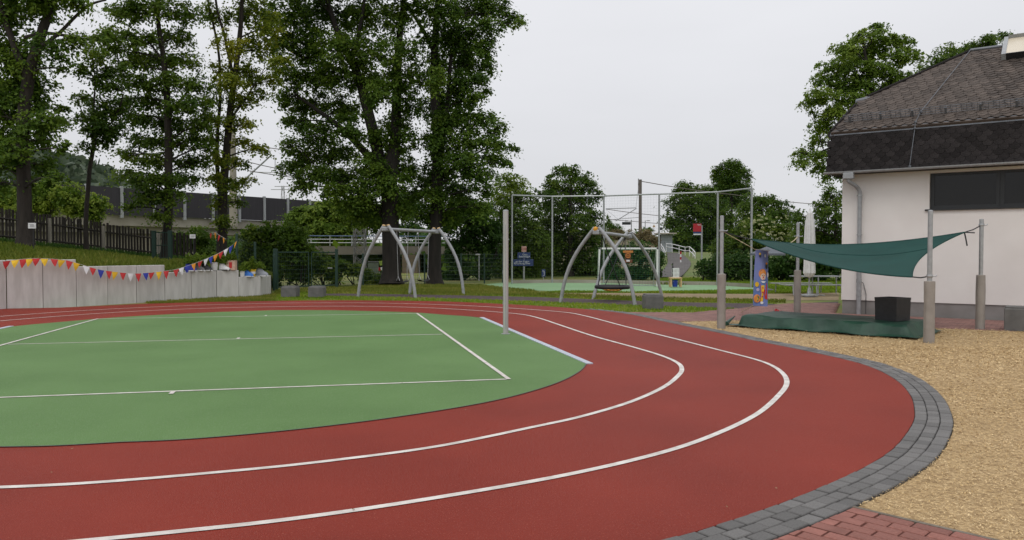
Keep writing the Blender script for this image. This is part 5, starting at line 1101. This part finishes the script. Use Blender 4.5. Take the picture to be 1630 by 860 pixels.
def tree(name, label, trunks, clumps, Y, lm, L=.15, Wd=.085, dens=5.0, rad=.5, per=60, spread=.9, cat='tree', group=None, bark=None, tint=.45, twig=True, tvar=.12, seg=8):
    """trunks: lists of (px,py,radius m) at depth Y (first = trunk, rest limbs); clumps: (px,py,rx,ry[,tint]) ellipses of foliage in photo units"""
    bark = bark or M_bark; tr3 = []
    for tr in trunks:
        pts = [np.array([*P(x, y, Y + (e[0] if e else 0))]) for x, y, r_, *e in tr]; tr3.append((pts, [q[2] for q in tr]))
    basep = tr3[0][0][0] if tr3 else P(clumps[0][0], 445, Y); t = thing(name, basep, label, cat, group)
    tb = MB()
    for pts, rs in tr3:
        pr = catmull([(*p, r_) for p, r_ in zip(pts, rs)], 4); pr = np.array(pr); wob = np.cumsum(rng.normal(0, .012, (len(pr), 3)), 0); wob[0] = 0; pr[:, :3] += wob * [1, 1, 0]
        rr_ = pr[:, 3].copy()
        if pts is tr3[0][0]: rr_[0] *= 1.35; rr_[1] *= 1.1
        tb.tube(list(pr[:, :3]), list(rr_), seg + 2)
    Q = []; TT = []; bb = MB()
    allp = np.concatenate([np.array(catmull([(*p, r_) for p, r_ in zip(pts, rs)], 6)) for pts, rs in tr3]) if tr3 else np.array([[*basep, .06]])
    for c in clumps:
        dy = rng.uniform(-1, 1) * spread * (max(q[2] for q in clumps) * Y / F) * .9; Yc = Y + dy
        cen = P(c[0], c[1], Yc); s_ = Yc / F; R = np.array([c[2] * s_ * 1.05, (c[2] + c[3]) / 2 * s_, c[3] * s_ * 1.3])
        ns = max(3, int(dens * 1.0 * R[0] * R[1] * 4)); tn_ = (c[4] if len(c) > 4 else tint) + rng.normal(0, tvar * .5)
        q, tt, sc = sprays(cen, R, ns, min(rad, R[0]), per, L, Wd, tn_); Q.append(q); TT.append(tt)
        n = int(ns * per * .18); d = basis(n); Q.append(leafq(cen + d * (rng.random(n) ** .6)[:, None] * R, L, Wd)); TT.append(np.clip(rng.normal(tn_, .15, n), 0, 1))
        if not twig: continue
        dd = np.linalg.norm(allp[:, :3] - cen, axis=1) + np.where(allp[:, 2] > cen[2] - .25 * R[0], 2.5, 0); j = int(np.argmin(dd)); a = allp[j, :3]; r0_ = min(allp[j, 3] * .55, .028 + .016 * dd[j] * .6)
        mid = (a + cen) / 2 + np.array([rng.normal(0, .12), rng.normal(0, .12), .16 * np.linalg.norm(cen - a) * .5]); br = catmull([a, mid, cen], 5)
        bb.tube(br, list(np.linspace(r0_, .016, len(br))), 5, cap=False)
        for k in rng.choice(len(sc), min(len(sc), 9), replace=False):
            e = sc[k]; st0 = br[rng.integers(3, len(br))]; bb.tube([st0, (st0 + e) / 2 + (0, 0, .06), e], [.016, .011, .005], 3, cap=False)
    if tr3: tb.build('trunk', bark, t, smooth=True, fixn=False)
    if bb.v: bb.build('branches', bark, t, smooth=True, fixn=False)['kind'] = 'stuff'
    quads('crown', np.concatenate(Q), lm, np.concatenate(TT), t)
    return t
def bush(name, label, clumps, Y, lm, cat='bush', L=.12, Wd=.075, dens=12, core=None, group=None, tint=.45, per=40, rad=.38, spread=.6):
    """dense shrub: leaf sprays on stems round a twiggy core"""
    t = thing(name, (P(clumps[0][0], 440, Y)[0], Y, max(-.03, P(clumps[0][0], clumps[0][1] + clumps[0][3], Y)[2])), label, cat, group); Q = []; TT = []; cb_ = MB(); sb = MB()
    for c in clumps:
        Yc = Y + rng.uniform(-1, 1) * spread * c[2] * Y / F; s_ = Yc / F; cen = P(c[0], c[1], Yc); R = np.array([c[2] * s_, (c[2] + c[3]) / 2 * s_, c[3] * s_])
        ns = max(4, int(dens * 1.5 * R[0] * R[2] * 4)); q, tt, sc = sprays(cen, R, ns, min(rad, R[0] * .8), per, L, Wd, (c[4] if len(c) > 4 else tint) + rng.normal(0, .07), droop=.15); Q.append(q); TT.append(tt)
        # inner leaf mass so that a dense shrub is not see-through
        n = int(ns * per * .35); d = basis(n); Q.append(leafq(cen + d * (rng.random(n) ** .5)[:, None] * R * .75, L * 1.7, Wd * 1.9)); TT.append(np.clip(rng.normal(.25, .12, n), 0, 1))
        gz = min(cen[2] - R[2] * .9, cen[2]); a = np.array([cen[0], cen[1], max(-.05, gz - .6)])
        for k in range(4): e = sc[rng.integers(len(sc))]; sb.tube([a + rng.normal(0, .08, 3) * [1, 1, 0], (a + e) / 2 + rng.normal(0, .1, 3), e], [.03, .02, .008], 4, cap=False)
    sb.build('stems', M_bark, t, fixn=False)['kind'] = 'stuff'; quads('foliage', np.concatenate(Q), lm, np.concatenate(TT), t); return t

# left row on the bank
tree('deciduous_tree', 'thick dark trunked tree at the far left, behind the notice stake', [[(40, 392, .24), (37, 300, .215), (34, 215, .2), (45, 120, .19), (62, 60, .16), (80, -10, .13), (90, -110, .07)], [(45, 125, .13), (20, 60, .1), (0, 0, .07), (-30, -60, .04)], [(52, 85, .08), (95, 55, .06), (140, 12, .045), (170, 0, .03)], [(40, 60, .07), (75, 53, .055), (120, 60, .04), (165, 66, .02)]],
     [(20, 15, 60, 30), (-20, 40, 40, 30), (60, -5, 50, 18), (115, 5, 30, 12), (-25, 100, 45, 45), (35, 85, 35, 28), (78, 75, 25, 18, .4), (125, 66, 30, 10), (160, 60, 22, 9), (55, 125, 32, 22, .5), (10, 140, 35, 28), (60, 165, 32, 18), (-20, 185, 40, 30), (25, 190, 35, 25, .5), (75, 192, 26, 14), (100, 195, 18, 10), (10, 228, 34, 16), (70, 225, 24, 12), (95, 236, 14, 10), (-15, 265, 35, 18), (20, 258, 18, 14), (30, 110, 40, 30), (55, 200, 34, 20), (20, 150, 34, 22), (30, 240, 30, 14), (100, 110, 14, 12), (-10, 295, 26, 8), (45, 290, 20, 8), (85, 285, 20, 9), (72, 262, 26, 14), (100, 175, 12, 8),
      (40, -60, 70, 30), (-20, -60, 50, 30), (100, -70, 45, 25), (40, -120, 60, 30)], 25.5, L_dark, dens=9, L=.125, Wd=.08, tint=.6)
tree('deciduous_tree', 'slim young tree forking low, second trunk from the left on the bank', [[(137, 398, .09), (138, 330, .08), (145, 250, .075), (149, 218, .07)], [(149, 220, .055), (162, 205, .045), (180, 190, .035), (195, 150, .025)], [(149, 220, .045), (150, 180, .04), (152, 130, .025), (150, 90, .015)], [(148, 225, .03), (135, 190, .025), (120, 160, .012)]],
     [(150, 195, 34, 14), (185, 203, 30, 15, .05), (165, 208, 22, 10, .05), (165, 170, 30, 14), (135, 155, 20, 10, .6), (200, 175, 22, 12), (150, 125, 26, 14), (180, 140, 24, 12), (140, 235, 18, 8), (165, 225, 18, 8), (150, 90, 26, 14, .6), (125, 110, 14, 8), (190, 110, 24, 12)], 29, L_mid, dens=9, L=.12, Wd=.075, tint=.3)
tree('deciduous_tree', 'tall layered tree with a straight trunk beside the narrow green gate', [[(263, 414, .19), (267, 340, .165), (269, 240, .15), (266, 150, .13), (258, 80, .1), (250, 20, .075), (246, -60, .04)], [(266, 180, .06), (295, 150, .045), (320, 110, .02)], [(262, 100, .05), (235, 65, .035), (205, 40, .02)]],
     [(250, 10, 50, 18, .5), (200, 20, 40, 14, .6), (300, 25, 30, 14, .4), (275, 60, 40, 14, .5), (215, 62, 40, 14, .55), (175, 55, 28, 10, .6), (240, 95, 44, 13), (290, 98, 36, 13, .55), (205, 100, 26, 10), (185, 82, 24, 9, .6), (265, 130, 48, 13), (315, 135, 28, 12, .5), (215, 135, 34, 12, .5), (240, 165, 44, 12, .35), (295, 168, 42, 12, .4), (200, 160, 20, 8), (335, 165, 14, 9, .5), (265, 195, 50, 12, .35), (320, 200, 26, 10, .5), (215, 190, 24, 9, .5), (235, 225, 40, 10, .4), (295, 225, 42, 11, .4), (330, 235, 20, 9, .5), (250, 255, 40, 10, .45), (205, 248, 22, 8, .6), (305, 258, 36, 9, .4), (240, 285, 44, 11, .45), (290, 288, 36, 10, .4), (205, 278, 24, 9, .6), (235, 312, 36, 12, .35), (270, 315, 26, 10, .35), (210, 330, 16, 8), (250, 345, 22, 6),
      (240, -30, 50, 16), (280, -60, 40, 18), (200, -40, 40, 16)], 31, L_mid, dens=9, L=.125, Wd=.08, tint=.5, per=48)
tree('deciduous_tree', 'yellow green twin trunk tree where the short pennant string hangs', [[(350, 432, .22), (353, 380, .21), (356, 320, .19), (361, 250, .16), (366, 180, .14), (377, 100, .11), (385, 20, .09), (390, -70, .05)], [(353, 345, .1), (345, 280, .09), (344, 220, .075), (350, 150, .06), (345, 70, .05), (330, 0, .04), (322, -50, .03)], [(372, 130, .07), (358, 60, .06), (345, 10, .05), (340, -40, .03)], [(366, 190, .05), (395, 150, .035), (420, 110, .015)]],
     [(340, 25, 26, 16, .4), (395, 20, 40, 20, .45), (430, 45, 26, 22, .6), (365, 70, 26, 18, .75), (405, 80, 32, 18, .55), (440, 100, 20, 14, .6), (350, 110, 22, 14, .6), (395, 120, 34, 14, .5), (430, 130, 18, 10, .7), (362, 135, 28, 14, .5), (340, 160, 18, 10, .4), (385, 160, 28, 12, .5), (412, 150, 14, 8, .6), (335, 190, 22, 11, .4), (372, 195, 26, 11, .45), (398, 200, 14, 8, .6), (340, 222, 20, 9, .4), (385, 228, 20, 8, .6), (412, 238, 20, 6, .65), (350, 252, 24, 9), (378, 262, 22, 8, .5), (340, 285, 18, 10), (372, 296, 24, 10, .45), (395, 290, 12, 7, .6), (345, 322, 18, 10, .4), (378, 322, 16, 8, .4), (355, 350, 20, 9, .35),
      (350, -40, 40, 20), (410, -45, 45, 22), (380, -100, 50, 25)], 33, L_yel, dens=9, L=.125, Wd=.085, tint=.58, per=50)
# the two big dark trees
tree('large_tree', 'huge dark tree with leaning limbs, left one behind the swings', [[(623, 452, .47), (622, 400, .42), (620, 330, .4), (618, 285, .4), (628, 220, .26), (630, 150, .22), (632, 80, .16), (640, 0, .12), (645, -90, .06)], [(612, 300, .3), (596, 220, .27), (580, 160, .24), (565, 110, .2), (540, 60, .15), (520, 0, .1), (500, -70, .06)], [(605, 275, .2), (575, 235, .17), (545, 205, .14), (505, 175, .09), (470, 150, .05)], [(568, 120, .14), (520, 105, .1), (470, 85, .07), (435, 60, .04)], [(560, 100, .12), (575, 40, .09), (585, -30, .06)], [(525, 20, .06), (500, -10, .05), (480, -40, .03)], [(618, 350, .16), (590, 325, .12), (560, 300, .08), (510, 280, .04)]],
     [(455, 25, 40, 24, .6), (500, 20, 40, 22, .4), (545, 25, 40, 24), (590, 20, 34, 24), (635, 30, 34, 26), (450, 70, 28, 20, .65), (490, 70, 40, 24, .45), (535, 75, 38, 24), (585, 80, 36, 28), (635, 85, 34, 26), (450, 115, 24, 18, .6), (490, 120, 40, 22), (540, 125, 36, 20), (590, 130, 34, 24), (640, 130, 30, 24), (455, 155, 22, 14, .55), (495, 165, 36, 16), (545, 170, 36, 16), (605, 150, 30, 20, .55), (650, 170, 24, 18, .55), (470, 195, 22, 14), (510, 210, 38, 18, .45), (560, 200, 30, 18), (460, 230, 18, 14), (490, 245, 32, 18), (535, 245, 36, 18), (465, 268, 22, 12), (505, 280, 36, 14), (550, 285, 34, 16), (585, 260, 28, 18), (480, 300, 20, 10), (585, 305, 34, 18), (645, 220, 26, 22), (650, 270, 24, 20), (560, 325, 34, 14), (600, 345, 26, 14), (640, 320, 26, 18), (530, 305, 26, 12), (690, 130, 20, 20), (622, 255, 34, 22), (615, 290, 36, 20), (640, 335, 24, 14), (605, 225, 28, 20), (575, 345, 24, 10), (625, 200, 26, 20), (600, 330, 26, 12),
      (480, -40, 60, 30), (560, -45, 60, 30), (640, -50, 55, 32), (520, -110, 70, 35), (610, -110, 65, 35)], 36.5, L_dark, dens=9, L=.14, Wd=.09, rad=.55, tint=.6, seg=10, bark=M_bark2)
tree('large_tree', 'huge dark straight trunked tree, right one behind the swings', [[(692, 454, .36), (692, 400, .31), (694, 330, .29), (697, 260, .27), (695, 190, .25), (693, 120, .21), (694, 50, .16), (700, -30, .1), (705, -100, .05)], [(694, 270, .16), (708, 200, .14), (712, 140, .11), (718, 80, .08), (740, 20, .05)], [(694, 90, .12), (672, 45, .09), (640, 0, .06)], [(697, 290, .09), (730, 260, .06), (775, 235, .03)]],
     [(690, 20, 44, 22), (745, 15, 38, 20), (785, 12, 30, 16), (812, 28, 20, 9, .55), (826, 38, 10, 8, .6), (745, 55, 40, 22), (785, 45, 22, 14), (700, 65, 36, 24), (770, 78, 22, 14), (735, 95, 42, 20), (775, 105, 18, 10), (690, 115, 30, 24), (740, 130, 36, 16), (765, 128, 16, 8), (725, 160, 34, 20), (755, 158, 22, 10), (778, 148, 10, 5), (690, 170, 24, 22), (735, 195, 36, 16, .5), (770, 190, 24, 9, .55), (790, 205, 20, 12, .6), (700, 220, 30, 20), (745, 228, 36, 16, .6), (790, 228, 24, 11, .65), (812, 235, 12, 6, .65), (735, 258, 38, 16, .5), (785, 255, 24, 10, .6), (805, 262, 10, 6, .6), (700, 270, 28, 18), (760, 282, 30, 14), (725, 300, 34, 16), (775, 305, 20, 10), (690, 315, 28, 16), (745, 330, 30, 14), (665, 295, 22, 18), (700, 245, 26, 20), (695, 345, 30, 12), (705, 195, 26, 20), (690, 290, 24, 16), (715, 345, 26, 14), (765, 330, 20, 12),
      (700, -40, 55, 28), (770, -40, 45, 26), (735, -100, 60, 34)], 37.5, L_dark, dens=9, L=.14, Wd=.09, rad=.55, tint=.52, seg=10, bark=M_bark2)
# shrubs behind the bank and fence
bush('light_shrub', 'pale green shrub behind the picket fence left of the thick trunk', [(-20, 314, 36, 28, .8), (15, 316, 36, 28, .9), (45, 324, 28, 24, .8)], 38, L_light, dens=11); bush('light_shrub', 'pale green shrub behind the picket fence between the first two trunks', [(75, 312, 34, 28, .9), (108, 317, 32, 28, .9), (62, 336, 28, 18, .7), (128, 332, 24, 20, .9)], 38.5, L_light, dens=11); bush('light_shrub', 'low pale green shrub right of the slim forked trunk', [(152, 326, 24, 20, .9), (148, 342, 18, 14, .5)], 38, L_light, dens=11)
bush('garden_shrub', 'green shrub behind the picket fence near the narrow gate', [(285, 385, 26, 22), (315, 380, 24, 24), (330, 400, 22, 22)], 37.5, L_mid, dens=9, tint=.3)
bush('large_shrub', 'large dark green shrub behind the wall end and green gate', [(400, 372, 24, 20, .6), (430, 372, 34, 22, .6), (465, 378, 36, 26), (405, 400, 30, 24), (440, 405, 38, 26, .35), (480, 405, 34, 26, .35), (510, 420, 26, 22), (395, 425, 26, 20), (430, 435, 36, 20, .3), (475, 435, 34, 20, .3)], 36, L_mid, dens=8, tint=.42)
bush('light_shrub', 'bright green tall shrub left of the bridge railing under the big tree', [(470, 350, 24, 20, .5), (505, 346, 34, 28, .6), (535, 340, 36, 28, .6), (565, 343, 34, 28, .6), (598, 345, 26, 26, .5), (520, 368, 34, 18), (560, 368, 34, 14)], 60, L_light, dens=5, rad=.6, L=.2, Wd=.14)
bush('low_shrub', 'bright low shrub behind the right leaf of the green gate', [(515, 425, 20, 12), (540, 422, 20, 13), (560, 430, 20, 13), (530, 440, 26, 12)], 37, L_mid, dens=9, tint=.6); bush('low_shrub', 'low shrub behind the left foot of the two seat swing', [(580, 437, 18, 12), (605, 443, 16, 10), (590, 448, 20, 8)], 37.5, L_mid, dens=9, tint=.6)
bush('undergrowth_shrub', 'dark undergrowth right of the straight big trunk', [(722, 400, 20, 30), (745, 380, 26, 30), (735, 430, 28, 20, .6), (765, 360, 24, 26), (775, 400, 28, 30), (770, 435, 24, 16), (750, 345, 30, 20), (715, 350, 24, 30), (735, 330, 30, 20), (768, 335, 22, 18), (790, 370, 18, 24), (715, 440, 22, 12)], 44, L_hedge, dens=8)
bush('undergrowth_shrub', 'dark thicket behind the gap between the two big trunks', [(655, 335, 34, 24), (650, 366, 28, 18), (672, 395, 18, 24), (640, 320, 30, 20), (560, 408, 14, 6)], 62, L_hedge, dens=5, rad=.6, L=.18)
tree('field_tree', 'light green tree left of the station sign', [[(815, 446, .2), (815, 390, .15), (818, 330, .08)]], [(815, 292, 22, 14, .6), (800, 310, 26, 16, .6), (835, 312, 24, 16, .5), (795, 340, 30, 18), (830, 345, 34, 20), (800, 375, 36, 20), (840, 380, 34, 20), (795, 410, 34, 20, .3), (835, 415, 34, 20, .3), (860, 400, 24, 24, .25), (820, 435, 40, 14, .2)], 47, L_light, dens=8, L=.15, Wd=.1, tint=.25, cat='tree')
tree('field_tree', 'dark bushy tree behind the middle of the ball stop net', [[(908, 446, .22), (908, 390, .16), (907, 320, .09)]], [(902, 275, 24, 12), (930, 290, 24, 14), (880, 295, 22, 12), (905, 305, 36, 16), (875, 320, 26, 16), (940, 320, 22, 16), (905, 335, 42, 18), (870, 355, 30, 18), (935, 355, 34, 18), (900, 375, 46, 18), (945, 385, 30, 18), (870, 395, 30, 20), (915, 405, 44, 20), (955, 415, 24, 20), (880, 430, 40, 16), (935, 435, 34, 14)], 49, L_mid, dens=7, L=.15, Wd=.1, tint=.3)
bush('hedge', 'dense dark hedge behind the football goal', [(960, 412, 24, 24), (990, 405, 26, 22), (1020, 405, 26, 22), (1045, 412, 16, 22), (975, 435, 30, 16), (1015, 435, 30, 16), (1045, 437, 12, 12)], 44, L_hedge, cat='hedge', dens=9)
bush('dry_shrub', 'dry brownish scrub covering the railway embankment', [(950, 385, 16, 18), (975, 380, 20, 16), (1000, 380, 20, 16), (1022, 380, 18, 16), (1040, 386, 12, 14), (985, 372, 14, 8), (1030, 372, 10, 7)], 74, L_brown, dens=4, rad=.7, L=.18, Wd=.06, per=60)
bush('small_shrub', 'dark green scrub at the left top of the railway embankment', [(968, 358, 10, 9), (978, 366, 12, 10), (960, 372, 10, 12)], 76, L_dark, dens=5, rad=.6); bush('small_shrub', 'tiny far bush on the embankment between mast and shelter', [(1034, 366, 7, 6)], 90, L_mid, dens=5, rad=.5)
tree('field_tree', 'tallest dome shaped tree behind the right end of the net', [[(1165, 440, .3), (1165, 340, .2), (1164, 290, .1)]], [(1164, 264, 18, 10), (1148, 278, 18, 11), (1178, 278, 18, 12), (1162, 290, 28, 12), (1150, 303, 18, 10), (1180, 302, 18, 10), (1165, 318, 30, 12)], 126, L_mid, dens=2.4, rad=1.1, L=.3, Wd=.2, tint=.25)
tree('field_tree', 'broad dark tree behind the red platform sign', [[(1112, 430, .25), (1112, 360, .18), (1110, 310, .1)]], [(1090, 302, 20, 10), (1118, 308, 28, 12), (1080, 325, 24, 14), (1110, 330, 32, 16), (1140, 330, 26, 16), (1075, 352, 22, 16), (1105, 358, 30, 16), (1140, 358, 30, 18), (1085, 378, 22, 14), (1120, 385, 32, 16), (1155, 385, 26, 18), (1160, 350, 22, 20)], 118, L_mid, dens=2.4, rad=1.1, L=.3, Wd=.2, tint=.3)
tree('field_tree', 'dark green tree right of the net, behind the flowering elder', [[(1215, 440, .22), (1215, 370, .15), (1212, 330, .08)]], [(1195, 325, 20, 14), (1220, 320, 22, 12), (1245, 335, 18, 12), (1190, 345, 22, 14), (1225, 345, 28, 14), (1255, 352, 14, 12), (1205, 365, 26, 14), (1250, 370, 16, 14)], 62, L_mid, dens=6, rad=.6, L=.17, Wd=.12, tint=.3)
el = bush('elder_shrub', 'flowering elder bush with creamy blossom heads behind the banner', [(1185, 368, 22, 18), (1215, 358, 26, 16, .7), (1240, 368, 22, 16, .7), (1175, 390, 22, 18), (1210, 388, 34, 18), (1250, 390, 22, 16), (1150, 395, 24, 22), (1165, 415, 24, 16)], 46, L_mid, dens=8, tint=.6)
Qf = []
for k in range(70):
    c = P(rng.uniform(1178, 1262), rng.uniform(342, 396), 44.6 + rng.uniform(-.5, .6)); n = 26; a = rng.uniform(0, 2 * np.pi, n); r_ = np.sqrt(rng.random(n)) * rng.uniform(.06, .13); Qf.append(leafq(c + np.stack([r_ * np.cos(a), r_ * np.sin(a) * .5, r_ * np.sin(a) * .5 + rng.normal(0, .012, n)], 1), .05, .045))
quads('blossom', np.concatenate(Qf), L_flower, rng.random(70 * 26), el)
bush('far_shrub', 'dark shrubs behind the curved white ramp railing', [(1082, 390, 20, 10), (1105, 395, 22, 13), (1128, 402, 22, 14), (1070, 384, 10, 8)], 116, L_hedge, dens=2.2, rad=1.0, L=.3, Wd=.2, spread=.1)
bush('hedge', 'dark clipped hedge between the net and the picnic table', [(1120, 425, 16, 18), (1145, 422, 26, 22), (1180, 420, 26, 24), (1215, 425, 26, 20), (1245, 420, 26, 22), (1275, 420, 26, 22), (1305, 420, 26, 24), (1335, 420, 26, 24), (1150, 437, 30, 12), (1200, 438, 34, 10), (1250, 437, 34, 11), (1300, 437, 34, 11)], 40, L_hedge, cat='hedge', dens=8, tint=.4)
tree('garden_tree', 'bushy green tree close behind the building corner downpipe', [[(1330, 440, .16), (1330, 380, .12), (1328, 320, .06)]], [(1318, 300, 14, 12), (1335, 315, 24, 14), (1310, 330, 18, 12), (1330, 345, 30, 14), (1305, 360, 24, 14), (1335, 372, 30, 14), (1295, 380, 26, 14), (1320, 395, 34, 14), (1275, 345, 16, 10), (1270, 365, 18, 14), (1270, 388, 20, 14)], 43, L_mid, dens=7, tint=.3)
tree('robinia_tree', 'tall bright green tree rising behind the left roof end', [[(1420, 440, .25), (1415, 330, .2), (1400, 200, .15), (1385, 130, .09), (1375, 60, .04)], [(1398, 190, .09), (1350, 170, .06), (1320, 150, .03)], [(1395, 150, .08), (1430, 110, .04)], [(1405, 240, .08), (1340, 230, .05), (1290, 250, .02)]],
     [(1403, 45, 18, 7), (1385, 62, 40, 12, .55), (1430, 70, 30, 9, .45), (1345, 80, 26, 10, .55), (1380, 85, 44, 12, .5), (1440, 90, 34, 9, .4), (1335, 105, 34, 11, .5), (1385, 112, 46, 11, .4), (1320, 128, 32, 11, .5), (1370, 138, 44, 11, .35), (1430, 125, 30, 10, .35), (1305, 150, 26, 10, .55), (1350, 160, 40, 12, .4), (1400, 155, 36, 11, .35), (1290, 165, 18, 7, .6), (1325, 182, 34, 12, .45), (1370, 185, 36, 12, .4), (1310, 205, 24, 10, .4), (1340, 215, 24, 12, .4), (1300, 225, 16, 8, .5), (1282, 245, 18, 10, .55), (1275, 258, 15, 9, .55), (1305, 250, 18, 10, .4), (1325, 245, 20, 12), (1300, 268, 14, 8, .5), (1325, 275, 20, 10)], 36, L_light, dens=9, L=.13, Wd=.08, tint=.2, rad=.42)
tree('robinia_tree', 'darker tree showing just above the roof ridge near the skylight', [[(1530, 440, .2), (1530, 250, .15), (1528, 120, .06)]], [(1515, 85, 30, 14), (1555, 75, 26, 10), (1580, 62, 22, 8), (1535, 100, 40, 14), (1490, 105, 28, 12), (1570, 88, 34, 12), (1470, 120, 24, 12), (1500, 130, 40, 16), (1600, 58, 14, 7)], 41, L_mid, dens=8, L=.13, Wd=.08, tint=.35)
# distant tree belts closing the horizon (nobody could count them)
def belt(name, x0, x1, y0, y1, h, n, m):
    x = rng.uniform(x0, x1, n); f = (x - x0) / (x1 - x0); y = y0 + (y1 - y0) * f + rng.normal(0, 3, n); hh = h * (.6 + .25 * np.sin(x * .35) + .15 * np.sin(x * .9 + 1)); z = rng.random(n) ** .8 * hh
    o = quads(name, leafq(np.stack([x, y, z], 1), .9, .6), m, np.clip(rng.normal(.4, .2, n), 0, 1)); o['kind'] = 'stuff'
belt('distant_woods', -60, 25, 125, 130, 5.5, 9000, L_hedge); belt('distant_woods', 20, 190, 165, 120, 7, 16000, L_hedge); belt('lineside_scrub', -24, 2, 66, 64, 2.6, 9000, L_mid)

n = 130; q = np.stack([rng.uniform(-8, 5, n), rng.uniform(3.8, 22, n)], 1); q = q[inside(q, redp)]; n = len(q)
o = quads('leaf_litter', lie(np.stack([q[:, 0], q[:, 1], np.full(n, .014)], 1), rng.uniform(.007, .02, n), rng.uniform(.005, .012, n), .2), leafmat('dry_litter', (.06, .045, .02), (.16, .12, .05), (.3, .26, .14), 0), rng.random(n)); o['kind'] = 'stuff'

n = 14000; yy_ = rng.uniform(165, 260, n); xx_ = rng.uniform(-330, -60, n); zz_ = 30 * np.exp(-((xx_ + 150) / 45) ** 2) * np.clip((yy_ - 150) / 70, 0, 1) + rng.random(n) * 4.5 - 1
hw = quads('hill_woods', leafq(np.stack([xx_, yy_, zz_], 1), 3.2, 2.2), leafmat('hazy_leaf', (.05, .075, .045), (.075, .105, .06), (.11, .14, .085), .3), rng.random(n)); hw['kind'] = 'stuff'  # leaf colour greyed to stand in for the haze of distance
